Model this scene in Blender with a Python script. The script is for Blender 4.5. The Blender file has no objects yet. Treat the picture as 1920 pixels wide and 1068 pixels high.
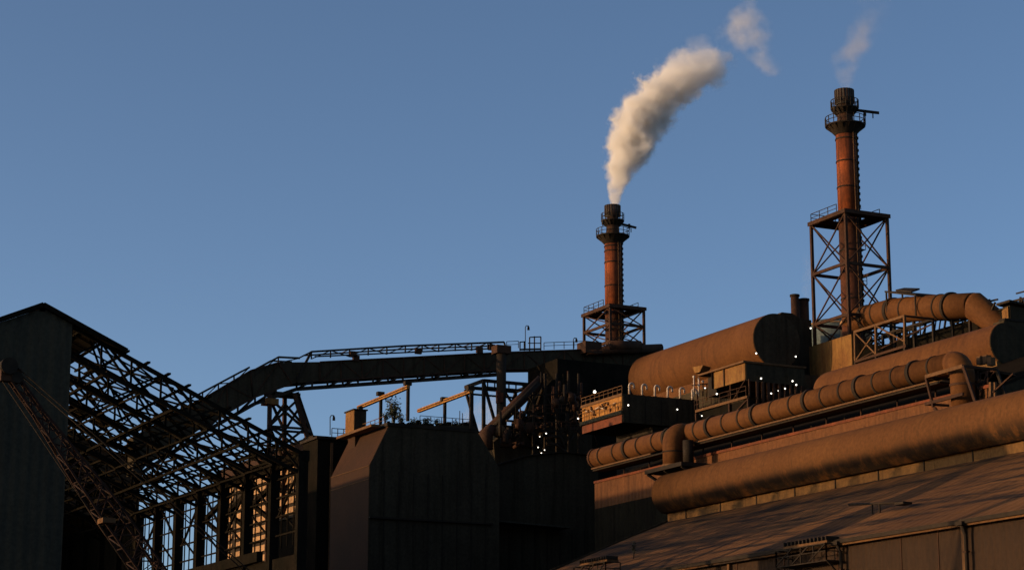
import bpy, math, random
from mathutils import Vector, Matrix

# ------------------------------------------------------------------ camera, sky, sun, exposure
scene = bpy.context.scene
PITCH = math.atan(906 / 4000.0)
FWD_H = Vector((0.4454, 0.8953, 0)).normalized()
RIGHT = Vector((FWD_H.y, -FWD_H.x, 0))
FWD = (FWD_H * math.cos(PITCH) + Vector((0, 0, 1)) * math.sin(PITCH)).normalized()
UP = RIGHT.cross(FWD)
CAM = Vector((0, 0, 1.7))
cam = bpy.data.cameras.new('camera')
cam_ob = bpy.data.objects.new('camera', cam)
scene.collection.objects.link(cam_ob)
cam.sensor_width = 36; cam.lens = 75; cam.clip_start = 0.5; cam.clip_end = 6000
cam_ob.matrix_world = Matrix(((RIGHT.x, UP.x, -FWD.x, CAM.x), (RIGHT.y, UP.y, -FWD.y, CAM.y), (RIGHT.z, UP.z, -FWD.z, CAM.z), (0, 0, 0, 1)))
scene.camera = cam_ob

SUN_EL = math.radians(6.0)
SUN_H = Vector((-1, 0.30, 0)).normalized()
SUN = SUN_H * math.cos(SUN_EL) + Vector((0, 0, 1)) * math.sin(SUN_EL)
world = bpy.data.worlds.new('World'); scene.world = world; world.use_nodes = True
wn = world.node_tree.nodes; wl = world.node_tree.links
sky = wn.new('ShaderNodeTexSky'); sky.sky_type = 'NISHITA'; sky.sun_disc = False
sky.sun_elevation = SUN_EL; sky.sun_rotation = math.atan2(SUN_H.x, SUN_H.y)
sky.air_density = 0.5; sky.dust_density = 1.2; sky.ozone_density = 1.45
bg = wn['Background']; bg.inputs['Strength'].default_value = 0.145
wl.new(sky.outputs[0], bg.inputs['Color'])
sl = bpy.data.lights.new('sun', 'SUN'); sl.energy = 2.8; sl.angle = math.radians(0.5); sl.color = (1.0, 0.64, 0.33)
so = bpy.data.objects.new('sun', sl); scene.collection.objects.link(so)
so.rotation_euler = (-SUN).to_track_quat('-Z', 'Y').to_euler()
scene.view_settings.view_transform = 'Standard'; scene.view_settings.look = 'None'
scene.view_settings.exposure = 0.5; scene.view_settings.gamma = 1
scene.cycles.max_bounces = 8; scene.cycles.diffuse_bounces = 2; scene.cycles.volume_bounces = 6
scene.cycles.transparent_max_bounces = 12
scene.cycles.use_denoising = True

# ------------------------------------------------------------------ helpers
def P(px, py, X=None, Y=None, Z=None, D=None):
    """point of the place seen at a pixel of the 1920-wide photo, on a known wall plane"""
    d = RIGHT * (px - 960) - UP * (py - 534) + FWD * 4000
    if X is not None: t = (X - CAM.x) / d.x
    elif Y is not None: t = (Y - CAM.y) / d.y
    elif Z is not None: t = (Z - CAM.z) / d.z
    else: t = D / d.dot(FWD_H)
    return CAM + d * t

def V(*a): return Vector(a)

class MB:
    def __init__(s): s.v = []; s.f = []; s.sm = []
    def add(s, vs, fs, smooth=False):
        o = len(s.v); s.v += [Vector(p) for p in vs]
        for f in fs: s.f.append([i + o for i in f]); s.sm.append(smooth)
        return s
    def box(s, a, b):
        x0, x1 = sorted((a[0], b[0])); y0, y1 = sorted((a[1], b[1])); z0, z1 = sorted((a[2], b[2]))
        return s.add([(x0,y0,z0),(x1,y0,z0),(x1,y1,z0),(x0,y1,z0),(x0,y0,z1),(x1,y0,z1),(x1,y1,z1),(x0,y1,z1)],
              [(0,3,2,1),(4,5,6,7),(0,1,5,4),(1,2,6,5),(2,3,7,6),(3,0,4,7)])
    def beam(s, a, b, w, h=None):
        a = Vector(a); b = Vector(b); h = h or w
        d = (b - a)
        if d.length < 1e-6: return s
        d.normalize(); up = V(0,0,1) if abs(d.z) < .95 else V(0,1,0)
        r = d.cross(up).normalized() * (w / 2); u = r.cross(d).normalized() * (h / 2)
        vs = [a-r-u, a+r-u, a+r+u, a-r+u, b-r-u, b+r-u, b+r+u, b-r+u]
        return s.add(vs, [(3,2,1,0),(4,5,6,7),(0,1,5,4),(1,2,6,5),(2,3,7,6),(3,0,4,7)])
    def prism(s, pts, vec):
        n = len(pts); pts = [Vector(p) for p in pts]; vec = Vector(vec)
        return s.add(pts + [p + vec for p in pts], [list(range(n))[::-1], list(range(n, 2*n))] + [(i, (i+1) % n, n + (i+1) % n, n + i) for i in range(n)])
    def sweep(s, path, rad, n=20, cap=True, smooth=True):
        path = [Vector(p) for p in path]
        if not isinstance(rad, (list, tuple)): rad = [rad] * len(path)
        k = len(path); vs = []; ref = None
        for i, p in enumerate(path):
            if i == 0: t = path[1] - p
            elif i == k-1: t = p - path[i-1]
            else: t = (path[i+1] - p).normalized() + (p - path[i-1]).normalized()
            if t.length < 1e-9: t = path[min(i+1,k-1)] - path[max(i-1,0)]
            t.normalize()
            if ref is None: ref = V(0,0,1) if abs(t.z) < .9 else V(0,1,0)
            r = t.cross(ref)
            if r.length < 1e-3: r = t.orthogonal()
            r.normalize(); u = r.cross(t).normalized(); ref = u
            for j in range(n):
                a = 2*math.pi*j/n
                vs.append(p + (r*math.cos(a) + u*math.sin(a)) * rad[i])
        fs = [(i*n+j, i*n+(j+1)%n, (i+1)*n+(j+1)%n, (i+1)*n+j) for i in range(k-1) for j in range(n)]
        s.add(vs, fs, smooth)
        if cap:
            o = len(s.v) - len(vs)
            s.f.append([o+j for j in range(n)][::-1]); s.sm.append(False)
            s.f.append([o+(k-1)*n+j for j in range(n)]); s.sm.append(False)
        return s
    def disc(s, c, axis, r0, r1, th, n=32):
        """annular flange"""
        c = Vector(c); axis = Vector(axis).normalized()
        r = axis.orthogonal().normalized(); u = axis.cross(r)
        vs = []
        for (rr, t) in ((r0,-th/2),(r1,-th/2),(r1,th/2),(r0,th/2)):
            for j in range(n):
                a = 2*math.pi*j/n; vs.append(c + axis*t + (r*math.cos(a)+u*math.sin(a))*rr)
        fs = [(k*n+j, k*n+(j+1)%n, ((k+1)%4)*n+(j+1)%n, ((k+1)%4)*n+j) for k in range(4) for j in range(n)]
        return s.add(vs, fs, False)
    def sphere(s, c, r, n=16, m=10, half=False, sz=1.0):
        c = Vector(c); vs = []; fs = []
        m0 = m // 2 if half else 0
        rows = list(range(0, m+1))
        for i in rows:
            th = math.pi * i / m if not half else (math.pi/2) * i / m
            for j in range(n):
                a = 2*math.pi*j/n
                vs.append(c + V(math.sin(th)*math.cos(a)*r, math.sin(th)*math.sin(a)*r, math.cos(th)*r*sz))
        for i in range(m):
            for j in range(n): fs.append((i*n+j, (i+1)*n+j, (i+1)*n+(j+1)%n, i*n+(j+1)%n))
        return s.add(vs, fs, True)
    def build(s, name, mat, parent=None, loc=None):
        me = bpy.data.meshes.new(name)
        if parent is not None: L = Vector(parent['_L'])
        elif loc is not None: L = Vector(loc)
        else:
            xs = [p.x for p in s.v]; ys = [p.y for p in s.v]; zs = [p.z for p in s.v]
            L = V((min(xs)+max(xs))/2, (min(ys)+max(ys))/2, min(zs))
        me.from_pydata([tuple(p - L) for p in s.v], [], s.f)
        me.polygons.foreach_set('use_smooth', s.sm)
        me.materials.append(mat); me.update()
        o = bpy.data.objects.new(name, me); scene.collection.objects.link(o)
        if parent is not None: o.parent = parent
        else: o.location = L
        o['_L'] = tuple(L)
        return o

def tag(o, label, cat=None, group=None, kind=None):
    if label: o['label'] = label
    if cat: o['category'] = cat
    if group: o['group'] = group
    if kind: o['kind'] = kind
    return o
def thing(name, label, cat, loc, group=None):
    o = bpy.data.objects.new(name, None); scene.collection.objects.link(o)
    o.empty_display_size = .3
    o.location = loc; o['_L'] = tuple(loc)
    return tag(o, label, cat, group)
def copy_thing(root, loc, label=None):
    r = root.copy(); scene.collection.objects.link(r); r.location = loc
    if label: r['label'] = label
    for ch in list(root.children):
        c = ch.copy(); scene.collection.objects.link(c); c.parent = r
        for g in list(ch.children):
            d = g.copy(); scene.collection.objects.link(d); d.parent = c
    return r

# ------------------------------------------------------------------ materials
def mat_new(name):
    m = bpy.data.materials.new(name); m.use_nodes = True
    return m, m.node_tree.nodes, m.node_tree.links
def sheet(name, c1, c2, c3=None, scale=.25, streak=1.2, rib=0, ribh=.03, rough=.75, stain=None, grain=3.0, spec=.08, metallic=0.0, joint=0, cs=0.5, smap=(1,1,.06), srange=(.48,.72), jf=.6, ribx=1.0):
    """weathered sheet metal: broad patches c1/c2, fine mottling, vertical run-off streaks towards c3, optional corrugation and a stained band"""
    m, N, L = mat_new(name); b = N['Principled BSDF']
    b.inputs['Roughness'].default_value = rough; b.inputs['Specular IOR Level'].default_value = spec; b.inputs['Metallic'].default_value = metallic
    tc = N.new('ShaderNodeTexCoord')
    def noise(sc, det=6, rgh=.6, mp=None, off=0):
        n = N.new('ShaderNodeTexNoise'); n.inputs['Scale'].default_value = sc; n.inputs['Detail'].default_value = det; n.inputs['Roughness'].default_value = rgh
        mm = N.new('ShaderNodeMapping'); mm.inputs['Scale'].default_value = mp or (1,1,1); mm.inputs['Location'].default_value = (off, off*.7, off*.3)
        L.new(tc.outputs['Object'], mm.inputs[0]); L.new(mm.outputs[0], n.inputs['Vector']); return n.outputs[0]
    def ramp(src, a, bb):
        r = N.new('ShaderNodeMapRange'); r.interpolation_type = 'SMOOTHSTEP'; r.inputs[1].default_value = a; r.inputs[2].default_value = bb; L.new(src, r.inputs[0]); return r.outputs[0]
    def mix(f, a, bb, typ='MIX'):
        x = N.new('ShaderNodeMix'); x.data_type = 'RGBA'; x.blend_type = typ
        if isinstance(f, float): x.inputs[0].default_value = f
        else: L.new(f, x.inputs[0])
        for i, q in ((6, a), (7, bb)):
            if isinstance(q, tuple): x.inputs[i].default_value = (*q, 1)
            else: L.new(q, x.inputs[i])
        return x.outputs[2]
    col = mix(ramp(noise(scale), .35, .65), c1, c2)
    c3 = c3 or tuple(x * .35 for x in c1)
    st = ramp(noise(streak, 6, .7, smap, 3), *srange)
    sm = N.new('ShaderNodeMath'); sm.operation = 'MULTIPLY'; sm.inputs[1].default_value = cs; L.new(st, sm.inputs[0])
    col = mix(sm.outputs[0], col, c3)
    g = ramp(noise(grain, 8, .7, None, 9), .3, .7)
    gm = N.new('ShaderNodeMath'); gm.operation = 'MULTIPLY_ADD'; gm.inputs[1].default_value = .36; gm.inputs[2].default_value = .80; L.new(g, gm.inputs[0])
    cm = N.new('ShaderNodeCombineColor'); [L.new(gm.outputs[0], cm.inputs[i]) for i in range(3)]
    col = mix(1.0, col, cm.outputs[0], 'MULTIPLY')
    sep = N.new('ShaderNodeSeparateXYZ'); L.new(tc.outputs['Object'], sep.inputs[0])
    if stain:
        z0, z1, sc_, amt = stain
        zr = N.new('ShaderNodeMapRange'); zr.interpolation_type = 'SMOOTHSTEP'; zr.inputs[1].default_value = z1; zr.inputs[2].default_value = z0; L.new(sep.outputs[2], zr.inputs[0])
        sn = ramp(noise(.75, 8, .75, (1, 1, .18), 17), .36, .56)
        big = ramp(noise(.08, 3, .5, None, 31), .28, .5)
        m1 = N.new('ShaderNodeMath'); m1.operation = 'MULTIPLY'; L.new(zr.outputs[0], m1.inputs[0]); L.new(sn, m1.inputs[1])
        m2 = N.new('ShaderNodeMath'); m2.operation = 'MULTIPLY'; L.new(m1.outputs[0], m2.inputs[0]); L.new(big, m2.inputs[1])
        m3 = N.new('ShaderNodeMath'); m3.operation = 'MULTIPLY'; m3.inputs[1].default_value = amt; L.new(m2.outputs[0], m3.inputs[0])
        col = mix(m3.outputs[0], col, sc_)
    if joint:
        j = N.new('ShaderNodeMath'); j.operation = 'PINGPONG'; j.inputs[1].default_value = joint/2; L.new(sep.outputs[1], j.inputs[0])
        jr = N.new('ShaderNodeMapRange'); jr.inputs[1].default_value = .05; jr.inputs[2].default_value = .0; jr.inputs[4].default_value = jf; L.new(j.outputs[0], jr.inputs[0])
        col = mix(jr.outputs[0], col, tuple(x*.3 for x in c1))
    L.new(col, b.inputs['Base Color'])
    bmp = N.new('ShaderNodeBump'); bmp.inputs['Strength'].default_value = .5; bmp.inputs['Distance'].default_value = .03
    hsrc = noise(1.3, 5, .6, None, 4)
    L.new(hsrc, bmp.inputs['Height']); out = bmp.outputs[0]
    if rib:
        a = N.new('ShaderNodeMath'); a.operation = 'ADD'; rx = N.new('ShaderNodeMath'); rx.operation = 'MULTIPLY'; rx.inputs[1].default_value = ribx; L.new(sep.outputs[0], rx.inputs[0]); L.new(rx.outputs[0], a.inputs[0]); L.new(sep.outputs[1], a.inputs[1])
        q = N.new('ShaderNodeMath'); q.operation = 'MULTIPLY'; q.inputs[1].default_value = 2*math.pi/rib; L.new(a.outputs[0], q.inputs[0])
        w = N.new('ShaderNodeMath'); w.operation = 'SINE'; L.new(q.outputs[0], w.inputs[0])
        b2 = N.new('ShaderNodeBump'); b2.inputs['Strength'].default_value = .8; b2.inputs['Distance'].default_value = ribh; L.new(w.outputs[0], b2.inputs['Height']); L.new(out, b2.inputs['Normal']); out = b2.outputs[0]
    L.new(out, b.inputs['Normal'])
    return m

M = {}
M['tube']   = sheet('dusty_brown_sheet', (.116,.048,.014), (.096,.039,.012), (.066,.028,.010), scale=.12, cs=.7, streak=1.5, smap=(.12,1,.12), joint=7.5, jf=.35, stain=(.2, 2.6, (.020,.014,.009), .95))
M['tube_far'] = sheet('brown_duct_sheet', (.112,.044,.013), (.094,.036,.011), (.052,.020,.008), scale=.15, cs=.65, streak=1.1, smap=(.12,1,.12), joint=6.0, jf=.3)
M['strip']  = sheet('ochre_kerb_sheet', (.14,.072,.024), (.12,.06,.02), (.06,.032,.014), scale=.3, joint=7.0)
M['roof']   = sheet('dark_streak_roof', (.15,.070,.026), (.095,.045,.019), (.022,.016,.012), scale=.10, streak=.55, cs=.95, rough=.85, smap=(1,.10,1), srange=(.46,.62), rib=1.1, ribh=.025, ribx=0.0, joint=8.8, jf=.35)  # brown sheet with dark streaks drawn along its length
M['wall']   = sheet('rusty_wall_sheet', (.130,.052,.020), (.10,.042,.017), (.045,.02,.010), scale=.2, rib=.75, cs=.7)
M['wall_low'] = sheet('brown_wall_sheet', (.036,.020,.011), (.03,.017,.010), (.014,.010,.007), scale=.25, rib=.6, cs=.5)
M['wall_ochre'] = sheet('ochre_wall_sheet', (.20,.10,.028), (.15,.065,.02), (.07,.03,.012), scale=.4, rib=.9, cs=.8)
M['grey_wall'] = sheet('grey_gable_sheet', (.060,.050,.033), (.048,.041,.028), (.03,.03,.024), scale=.2, rib=.8, ribh=.04, cs=.6, spec=0.0)
M['dark']   = sheet('dark_steel', (.032,.022,.014), (.022,.016,.011), scale=.3, cs=.4)
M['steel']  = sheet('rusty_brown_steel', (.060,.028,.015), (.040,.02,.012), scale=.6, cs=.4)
M['steel_lit'] = sheet('sunlit_brown_steel', (.13,.065,.028), (.10,.05,.022), scale=.6, cs=.4)  # brighter copy of the brown steel, sunlight put into its colour
M['roof_dark'] = sheet('black_roof', (.018,.014,.010), (.013,.010,.008), scale=.2, spec=0.0)
M['brick_low'] = sheet('dark_red_stack', (.10,.036,.018), (.055,.024,.014), (.03,.016,.011), scale=.35, streak=.9, cs=.8)  # darker red for the shaft below the tower deck
M['boom'] = sheet('dull_brown_boom', (.035,.018,.012), (.026,.014,.010), scale=.6)
M['blackened'] = sheet('shade_black_sheet', (.014,.011,.008), (.009,.008,.006), scale=.4, spec=0.0)
M['wall_shade'] = sheet('shade_ribbed_sheet', (.018,.016,.011), (.014,.012,.009), scale=.3, spec=0.0, rib=.9, ribh=.05)  # near-black ribbed sheet, the wall's cast shade put into its colour
M['soot_shade']   = sheet('soot_shade_sheet', (.052,.039,.024), (.040,.030,.019), scale=.2, rib=1.1, ribh=.02, cs=.6, spec=0.0)  # soot tone, also colours sheets that stand for shade
M['brick']  = sheet('rust_red_stack', (.27,.066,.020), (.15,.040,.015), (.045,.018,.010), scale=.5, streak=1.7, cs=.9, srange=(.42,.66))
M['crown']  = sheet('grey_streaked_cap', (.085,.075,.060), (.05,.04,.033), (.03,.012,.008), scale=.6, streak=2.2, cs=.9)
M['bunker'] = sheet('brown_bunker_slab', (.046,.021,.010), (.036,.018,.009), (.024,.013,.008), scale=.2, cs=.35)
M['orange'] = sheet('orange_painted_panel', (.33,.15,.035), (.27,.115,.03), (.10,.045,.02), scale=.5, cs=.7, grain=1.5)
M['cream']  = sheet('pale_cream_sheet', (.42,.24,.11), (.30,.17,.08), (.12,.07,.04), scale=.3, cs=.5)
M['pale']   = sheet('pale_painted_pipe', (.60,.48,.36), (.45,.34,.25), (.2,.12,.08), scale=.8, cs=.4)
M['grey_tank'] = sheet('grey_green_tank', (.11,.13,.12), (.08,.10,.095), (.04,.045,.04), scale=.4, cs=.5)
M['red']    = sheet('rust_red_steel', (.16,.045,.02), (.10,.035,.018), scale=.5, cs=.4)
M['ground'] = sheet('cinder_ground', (.035,.030,.025), (.05,.042,.034), scale=.05, cs=.2)
def simple(name, col, rough=.8):
    m, N, L = mat_new(name); b = N['Principled BSDF']
    n = N.new('ShaderNodeTexNoise'); n.inputs['Scale'].default_value = 4; r = N.new('ShaderNodeMix'); r.data_type = 'RGBA'
    L.new(n.outputs[0], r.inputs[0]); r.inputs[6].default_value = (*[c*.6 for c in col], 1); r.inputs[7].default_value = (*[min(1,c*1.4) for c in col], 1)
    L.new(r.outputs[2], b.inputs['Base Color']); b.inputs['Roughness'].default_value = rough; return m
M['leaf'] = simple('dusty_leaf', (.035,.045,.018)); M['bark'] = simple('bark', (.04,.03,.02))
M['glass'] = simple('dark_window_glass', (.02,.022,.025), .25)
def emit(name, col, s):
    m, N, L = mat_new(name); b = N['Principled BSDF']
    b.inputs['Emission Color'].default_value = (*col, 1); b.inputs['Emission Strength'].default_value = s; return m
M['lamp'] = emit('lamp_glow', (1, .92, .78), 2.0)

def rail(mb, pts, h=1.1, step=1.6, r=.045, mid=True):
    for a, b in zip(pts[:-1], pts[1:]):
        a = Vector(a); b = Vector(b); n = max(1, int((b-a).length / step))
        for k in range(n+1):
            p = a.lerp(b, k/n); mb.beam(p, p + V(0,0,h), r*1.6)
        mb.beam(a+V(0,0,h), b+V(0,0,h), r*1.6)
        if mid: mb.beam(a+V(0,0,h*.55), b+V(0,0,h*.55), r*1.3)

# ------------------------------------------------------------------ ground
g = MB().add([(-2500,-2500,0),(3500,-2500,0),(3500,3500,0),(-2500,3500,0)], [(0,1,2,3)]).build('ground', M['ground'])
tag(g, 'dark cinder ground of the works yard', kind='structure')

# ------------------------------------------------------------------ first long shed (front right)
XE = 88.0
zE = P(1600, 1003, X=XE).z
YF = P(940, 1110, X=XE).y; YN = 62.0
ps = P(1252, 978, Y=YF); XS, zS = ps.x, ps.z
t1 = (zS - zE) / (XS - XE)
shed = thing('long_shed', 'nearest long shed, its dusty roof sloping up to the fattest ridge ventilator', 'industrial shed', (XE, YF, 0))
MB().box((XE, YN, 0), (XE+.3, YF, zE-.35)).build('wall', M['wall_low'], shed)
def roofquad(x0,z0,x1,z1,y0,y1,th=.18,over=.5):
    return MB().prism([(x0,y0,z0),(x1,y0,z1),(x1,y0,z1-th),(x0,y0,z0-th)], (0,y1-y0,0))
# dented roof sheet with slight relief, so that it catches raking light
rm = MB(); nx, ny = 26, 150
rnd = random.Random(4)
def bumpz(x, y):
    return (.05*math.sin(y*.9+x*.35) + .04*math.sin(y*.31-x*.8) + .05*math.sin(x*.9+y*.13) + .03*math.sin(y*2.1+x))
vs = []; X2 = XS + 7.0
xs = [XE-.6 + (XS+.2-XE+.6)*i/nx for i in range(nx+1)]
for i, x in enumerate(xs):
    for j in range(ny+1):
        y = YN + (YF-YN)*j/ny
        vs.append((x, y, zE + t1*(x-XE) + (bumpz(x,y)*.6 if 0 < i < nx else 0) + .02))
fs = [(i*(ny+1)+j, (i+1)*(ny+1)+j, (i+1)*(ny+1)+j+1, i*(ny+1)+j+1) for i in range(nx) for j in range(ny)]
rm.add(vs, fs, False)
rm.prism([(XE-.6,YN+.1,zE-.6*t1-.25),(XS+.2,YN+.1,zS-.15),(XS+.2,YN+.1,zS-.3),(XE-.6,YN+.1,zE-.6*t1-.4)], (0,YF-YN-.2,0))
rm.box((XS+.2, YN+.05, zS-.3), (XS+6.2, YF-.05, zS-.02))
rf = rm.build('roof', M['roof'], shed)
MB().beam((XE-.62, YN, zE-.6*t1-.12), (XE-.62, YF, zE-.6*t1-.12), .3, .28).build('gutter', M['dark'], rf)
MB().beam((XE-.6, YF+.06, zE-.6*t1), (XS, YF+.06, zS), .14, .4).build('verge', M['soot_shade'], rf)
MB().prism([(XE+.32,YN,0),(XS+6,YN,0),(XS+6,YN,zS-.3),(XS,YN,zS-.3),(XE+.32,YN,zE-.45)], (0,.3,0)).build('gable', M['wall_low'], shed)
MB().prism([(XE+.32,YF,0),(XS+6,YF,0),(XS+6,YF,zS-.3),(XS,YF,zS-.3),(XE+.32,YF,zE-.45)], (0,-.3,0)).build('gable', M['soot_shade'], shed)
# ridge ventilator: kerb strip and fat tube
zK = zS + .85
MB().box((XS, YN, zS-.05), (XS+3.2, YF, zK)).build('ventilator_kerb', M['strip'], shed)
R1 = 2.02
def profile_tube(cx, cz, R, y0, y1, a0=-68, a1=248, n=34, dome=0, ny=1):
    """long barrel ventilator: nearly closed circle standing on its kerb"""
    mb = MB(); pts = []
    for i in range(n+1):
        a = math.radians(a0 + (a1-a0)*i/n); pts.append((math.cos(a)*R, math.sin(a)*R))
    rows = []
    ys = [(y0, 1.0)] + [(y0 + (y1-y0)*k/ny, 1.0) for k in range(1, ny)] + [(y1, 1.0)]
    if dome:
        ys = [(y0,1.0)] + [(y0+(y1-y0)*k/ny,1.0) for k in range(1,ny)] + [(y1 - dome + dome*math.sin(q*math.pi/12), max(.02, math.cos(q*math.pi/12)**.7)) for q in range(0,7)]
    vs = [(cx + x*s, y, cz + z*s) for (y, s) in ys for (x, z) in pts]
    k = n+1; fs = [(r*k+i, (r+1)*k+i, (r+1)*k+i+1, r*k+i+1) for r in range(len(ys)-1) for i in range(n)]
    mb.add(vs, fs, True)
    mb.f.append(list(range(k))[::-1]); mb.sm.append(False)
    e = (len(ys)-1)*k; mb.f.append([e+i for i in range(k)]); mb.sm.append(False)
    return mb
c1x = XS + .32; c1z = zK + 1.84
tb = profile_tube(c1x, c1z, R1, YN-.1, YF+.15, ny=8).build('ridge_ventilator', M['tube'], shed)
# material's stain band works in the shed's own height
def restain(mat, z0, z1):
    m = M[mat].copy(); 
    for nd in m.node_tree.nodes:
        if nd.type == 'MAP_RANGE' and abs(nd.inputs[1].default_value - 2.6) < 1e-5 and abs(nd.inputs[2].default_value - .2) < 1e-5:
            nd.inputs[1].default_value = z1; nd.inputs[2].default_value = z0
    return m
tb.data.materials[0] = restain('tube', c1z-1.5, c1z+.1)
sm = MB()
for y in [YF-3.5-i*6.2 for i in range(18)]:
    sm.box((XS-.07, y-.06, zS), (XS, y+.06, zK+.05))
sm.build('kerb_clip', M['dark'], shed)
# pilasters on the front wall
for px in (1370, 1812):
    y = P(px, 1030, X=XE).y
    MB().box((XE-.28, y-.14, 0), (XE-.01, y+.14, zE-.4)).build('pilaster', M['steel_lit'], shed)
for px in (1288, 1382, 1470, 1570, 1690, 1760):
    y = P(px, 1030, X=XE).y
    MB().box((XE-.05, y-.05, 0), (XE-.005, y+.05, zE-.4)).build('wall_rail', M['steel'], shed)
def downpipe(px, label):
    y = P(px, 1030, X=XE).y
    t = thing('downpipe', label, 'pipe', (XE-.5, y, 0), 'downpipes on the front shed wall')
    MB().sweep([(XE-.75,y,zE-.6),(XE-.45,y,zE-1.2),(XE-.45,y,0.05)], .13, 12).build('pipe', M['dark'], t)
    MB().box((XE-1.0, y-.35, zE-.62), (XE-.5, y+.35, zE-.38)).build('hopper', M['dark'], t)
    for z in (zE-2.3, zE-5, zE-8, zE-11): MB().box((XE-.62,y-.18,z-.05),(XE-.28,y+.18,z+.05)).build('bracket', M['steel'], t)
downpipe(1822, 'dark downpipe right of the pale pilaster on the front shed wall')
downpipe(1586, 'dark downpipe just right of the wall platform on the front shed')
# wall platforms under the eave
def wall_platform(pa, pb, pyt, depth, label):
    ya = P(pa, pyt, X=XE).y; yb = P(pb, pyt, X=XE).y; z = P(pa, pyt, X=XE-depth).z
    t = thing('wall_platform', label, 'platform', (XE, (ya+yb)/2, z-1.3), 'platforms hung on the front shed wall')
    MB().box((XE-depth, yb, z-1.35), (XE-.06, ya, z-1.27)).build('deck', M['dark'], t)
    r_ = MB(); rail(r_, [(XE-.1,ya,z-1.27),(XE-depth,ya,z-1.27),(XE-depth,yb,z-1.27),(XE-.1,yb,z-1.27)], 1.15, 1.3, .05); r_.build('railing', M['dark'], t)
    b_ = MB()
    n = 3
    for k in range(n):
        y0 = ya + (yb-ya)*k/n; y1 = ya+(yb-ya)*(k+1)/n
        b_.beam((XE-depth, y0, z-1.2), (XE-depth, y1, z-.1), .08)
    b_.beam((XE-depth,ya,z-1.3),(XE-.1,ya,z-2.6),.1); b_.beam((XE-depth,yb,z-1.3),(XE-.1,yb,z-2.6),.1)
    b_.build('bracing', M['dark'], t)
    MB().box((XE-depth*.8, yb+.3, z-.05), (XE-.1, ya-.5, z+.15)).build('canopy', M['steel_lit'], t)
    q = MB()
    for k in range(12):
        y = yb+.2+(ya-yb-.6)*k/12; q.box((XE-depth*.9,y,z+.15),(XE-.2,y+.12,z+.42))
    q.build('roll_rack', M['dark'], t)
wall_platform(1487, 1582, 1024, 1.5, 'dark caged platform with a canopy below the eave, left of a downpipe')
wall_platform(1105, 1165, 1055, 1.5, 'small dark caged platform at the bottom edge under the weed on the roof')
# pole lying on stands on the roof
zr = lambda x: zE + t1*(x-XE)
a = P(1592, 945, X=94); b = P(1698, 941, X=93.0)
xx = 94.0; za = zr(xx)+.9
t = thing('pipe_on_stand', 'thin dark pipe on two short legs standing across the dusty roof', 'pipe', (xx, a.y, zr(xx)))
MB().sweep([(a.x,a.y,a.z),(b.x,b.y,b.z)], .09, 8).build('pipe', M['dark'], t)
for f in (.42, .55):
    p = a.lerp(b, f); zz = zr(p.x)
    MB().beam((p.x,p.y,zz+.02), p, .1).build('leg', M['dark'], t)
MB().box((b.x-.3,b.y-.1,b.z-.12),(b.x+.5,b.y+.9,b.z+.05)).build('bracket', M['dark'], t)

# ------------------------------------------------------------------ second long shed with ribbed gas pipe
X2 = 112.0
zW = P(1500, 807, X=X2).z
Y2F = P(1115, 915, X=X2).y; Y2N = P(1862, 740, X=X2).y
s2 = thing('long_shed', 'middle rusty shed behind the ribbed pipe with a shorter round ventilator along its ridge', 'industrial shed', (X2, Y2F, 0))
XT2 = 130.0; R2 = 2.05
zT2 = P(1700, 657, X=XT2).z - R2
Y2a = P(1866, 650, X=XT2-1.4).y; Y2b = P(1512, 722, X=XT2-R2).y
zR2 = zT2 - 2.2
t2 = (zR2 - (zW+.1)) / (XT2 - 1.5 - X2)
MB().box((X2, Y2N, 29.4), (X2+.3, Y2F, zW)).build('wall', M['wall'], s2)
MB().box((X2-.05, Y2N, 0), (X2+.3, Y2F, 29.39)).build('shaded_lower_wall', M['wall_shade'], s2)  # dark sheet painted below the line where the shed's shadow falls
MB().prism([(X2+.31,Y2N-.1,zW-.15),(XT2+1,Y2N-.1,zW-.05+t2*(XT2+1.25-X2)),(XT2+1,Y2N-.1,zW-.25+t2*(XT2+1.25-X2)),(X2+.31,Y2N-.1,zW-.4)], (0,Y2F-Y2N+.2,0)).build('roof', M['roof_dark'], s2)
MB().prism([(X2+.32,Y2N,0),(XT2+10,Y2N,0),(XT2+10,Y2N,zR2-3),(XT2+1,Y2N,zR2+.3),(X2+.32,Y2N,zW-.2)], (0,.3,0)).build('gable', M['soot_shade'], s2)
MB().prism([(X2+.32,Y2F,0),(XT2+4,Y2F,0),(XT2+4,Y2F,zW),(X2+.32,Y2F,zW-.2)], (0,-.3,0)).build('gable', M['soot_shade'], s2)
MB().box((X2-.12, Y2N, zW-.28), (X2-.005, Y2F, zW-.02)).build('eaves_rail', M['red'], s2)
MB().box((XT2-1.3, Y2a, zR2-.8), (XT2+1.3, Y2b-.5, zT2-1.7)).build('ventilator_kerb', M['strip'], s2)
profile_tube(XT2, zT2, R2, Y2a, Y2b, dome=2.0, ny=6).build('ridge_ventilator', M['tube_far'], s2)
MB().sweep([(XT2, Y2a-.08, zT2),(XT2,Y2a-.02,zT2)], R2*.985, 40, smooth=False).build('shaded_end', M['soot_shade'], s2)  # dark disc, shade of the end turned from the sun put into colour
bz2 = P(1900, 604, Y=Y2a+1)
bb2 = thing('black_block', 'black windowless block behind the open end of the middle ventilator', 'building', (XT2+6, Y2a+4, 0))
xb0 = P(1884,620,Y=Y2a+.6).x
MB().prism([(XT2+.2,Y2a+.6,0),(XT2+16,Y2a+.6,0),(XT2+16,Y2a+.6,bz2.z),(xb0,Y2a+.6,bz2.z),(xb0-.3,Y2a+.6,zT2+1.0),(XT2+.2,Y2a+.6,zT2+.5)],(0,1.6,0)).build('wall', M['soot_shade'], bb2)
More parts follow.
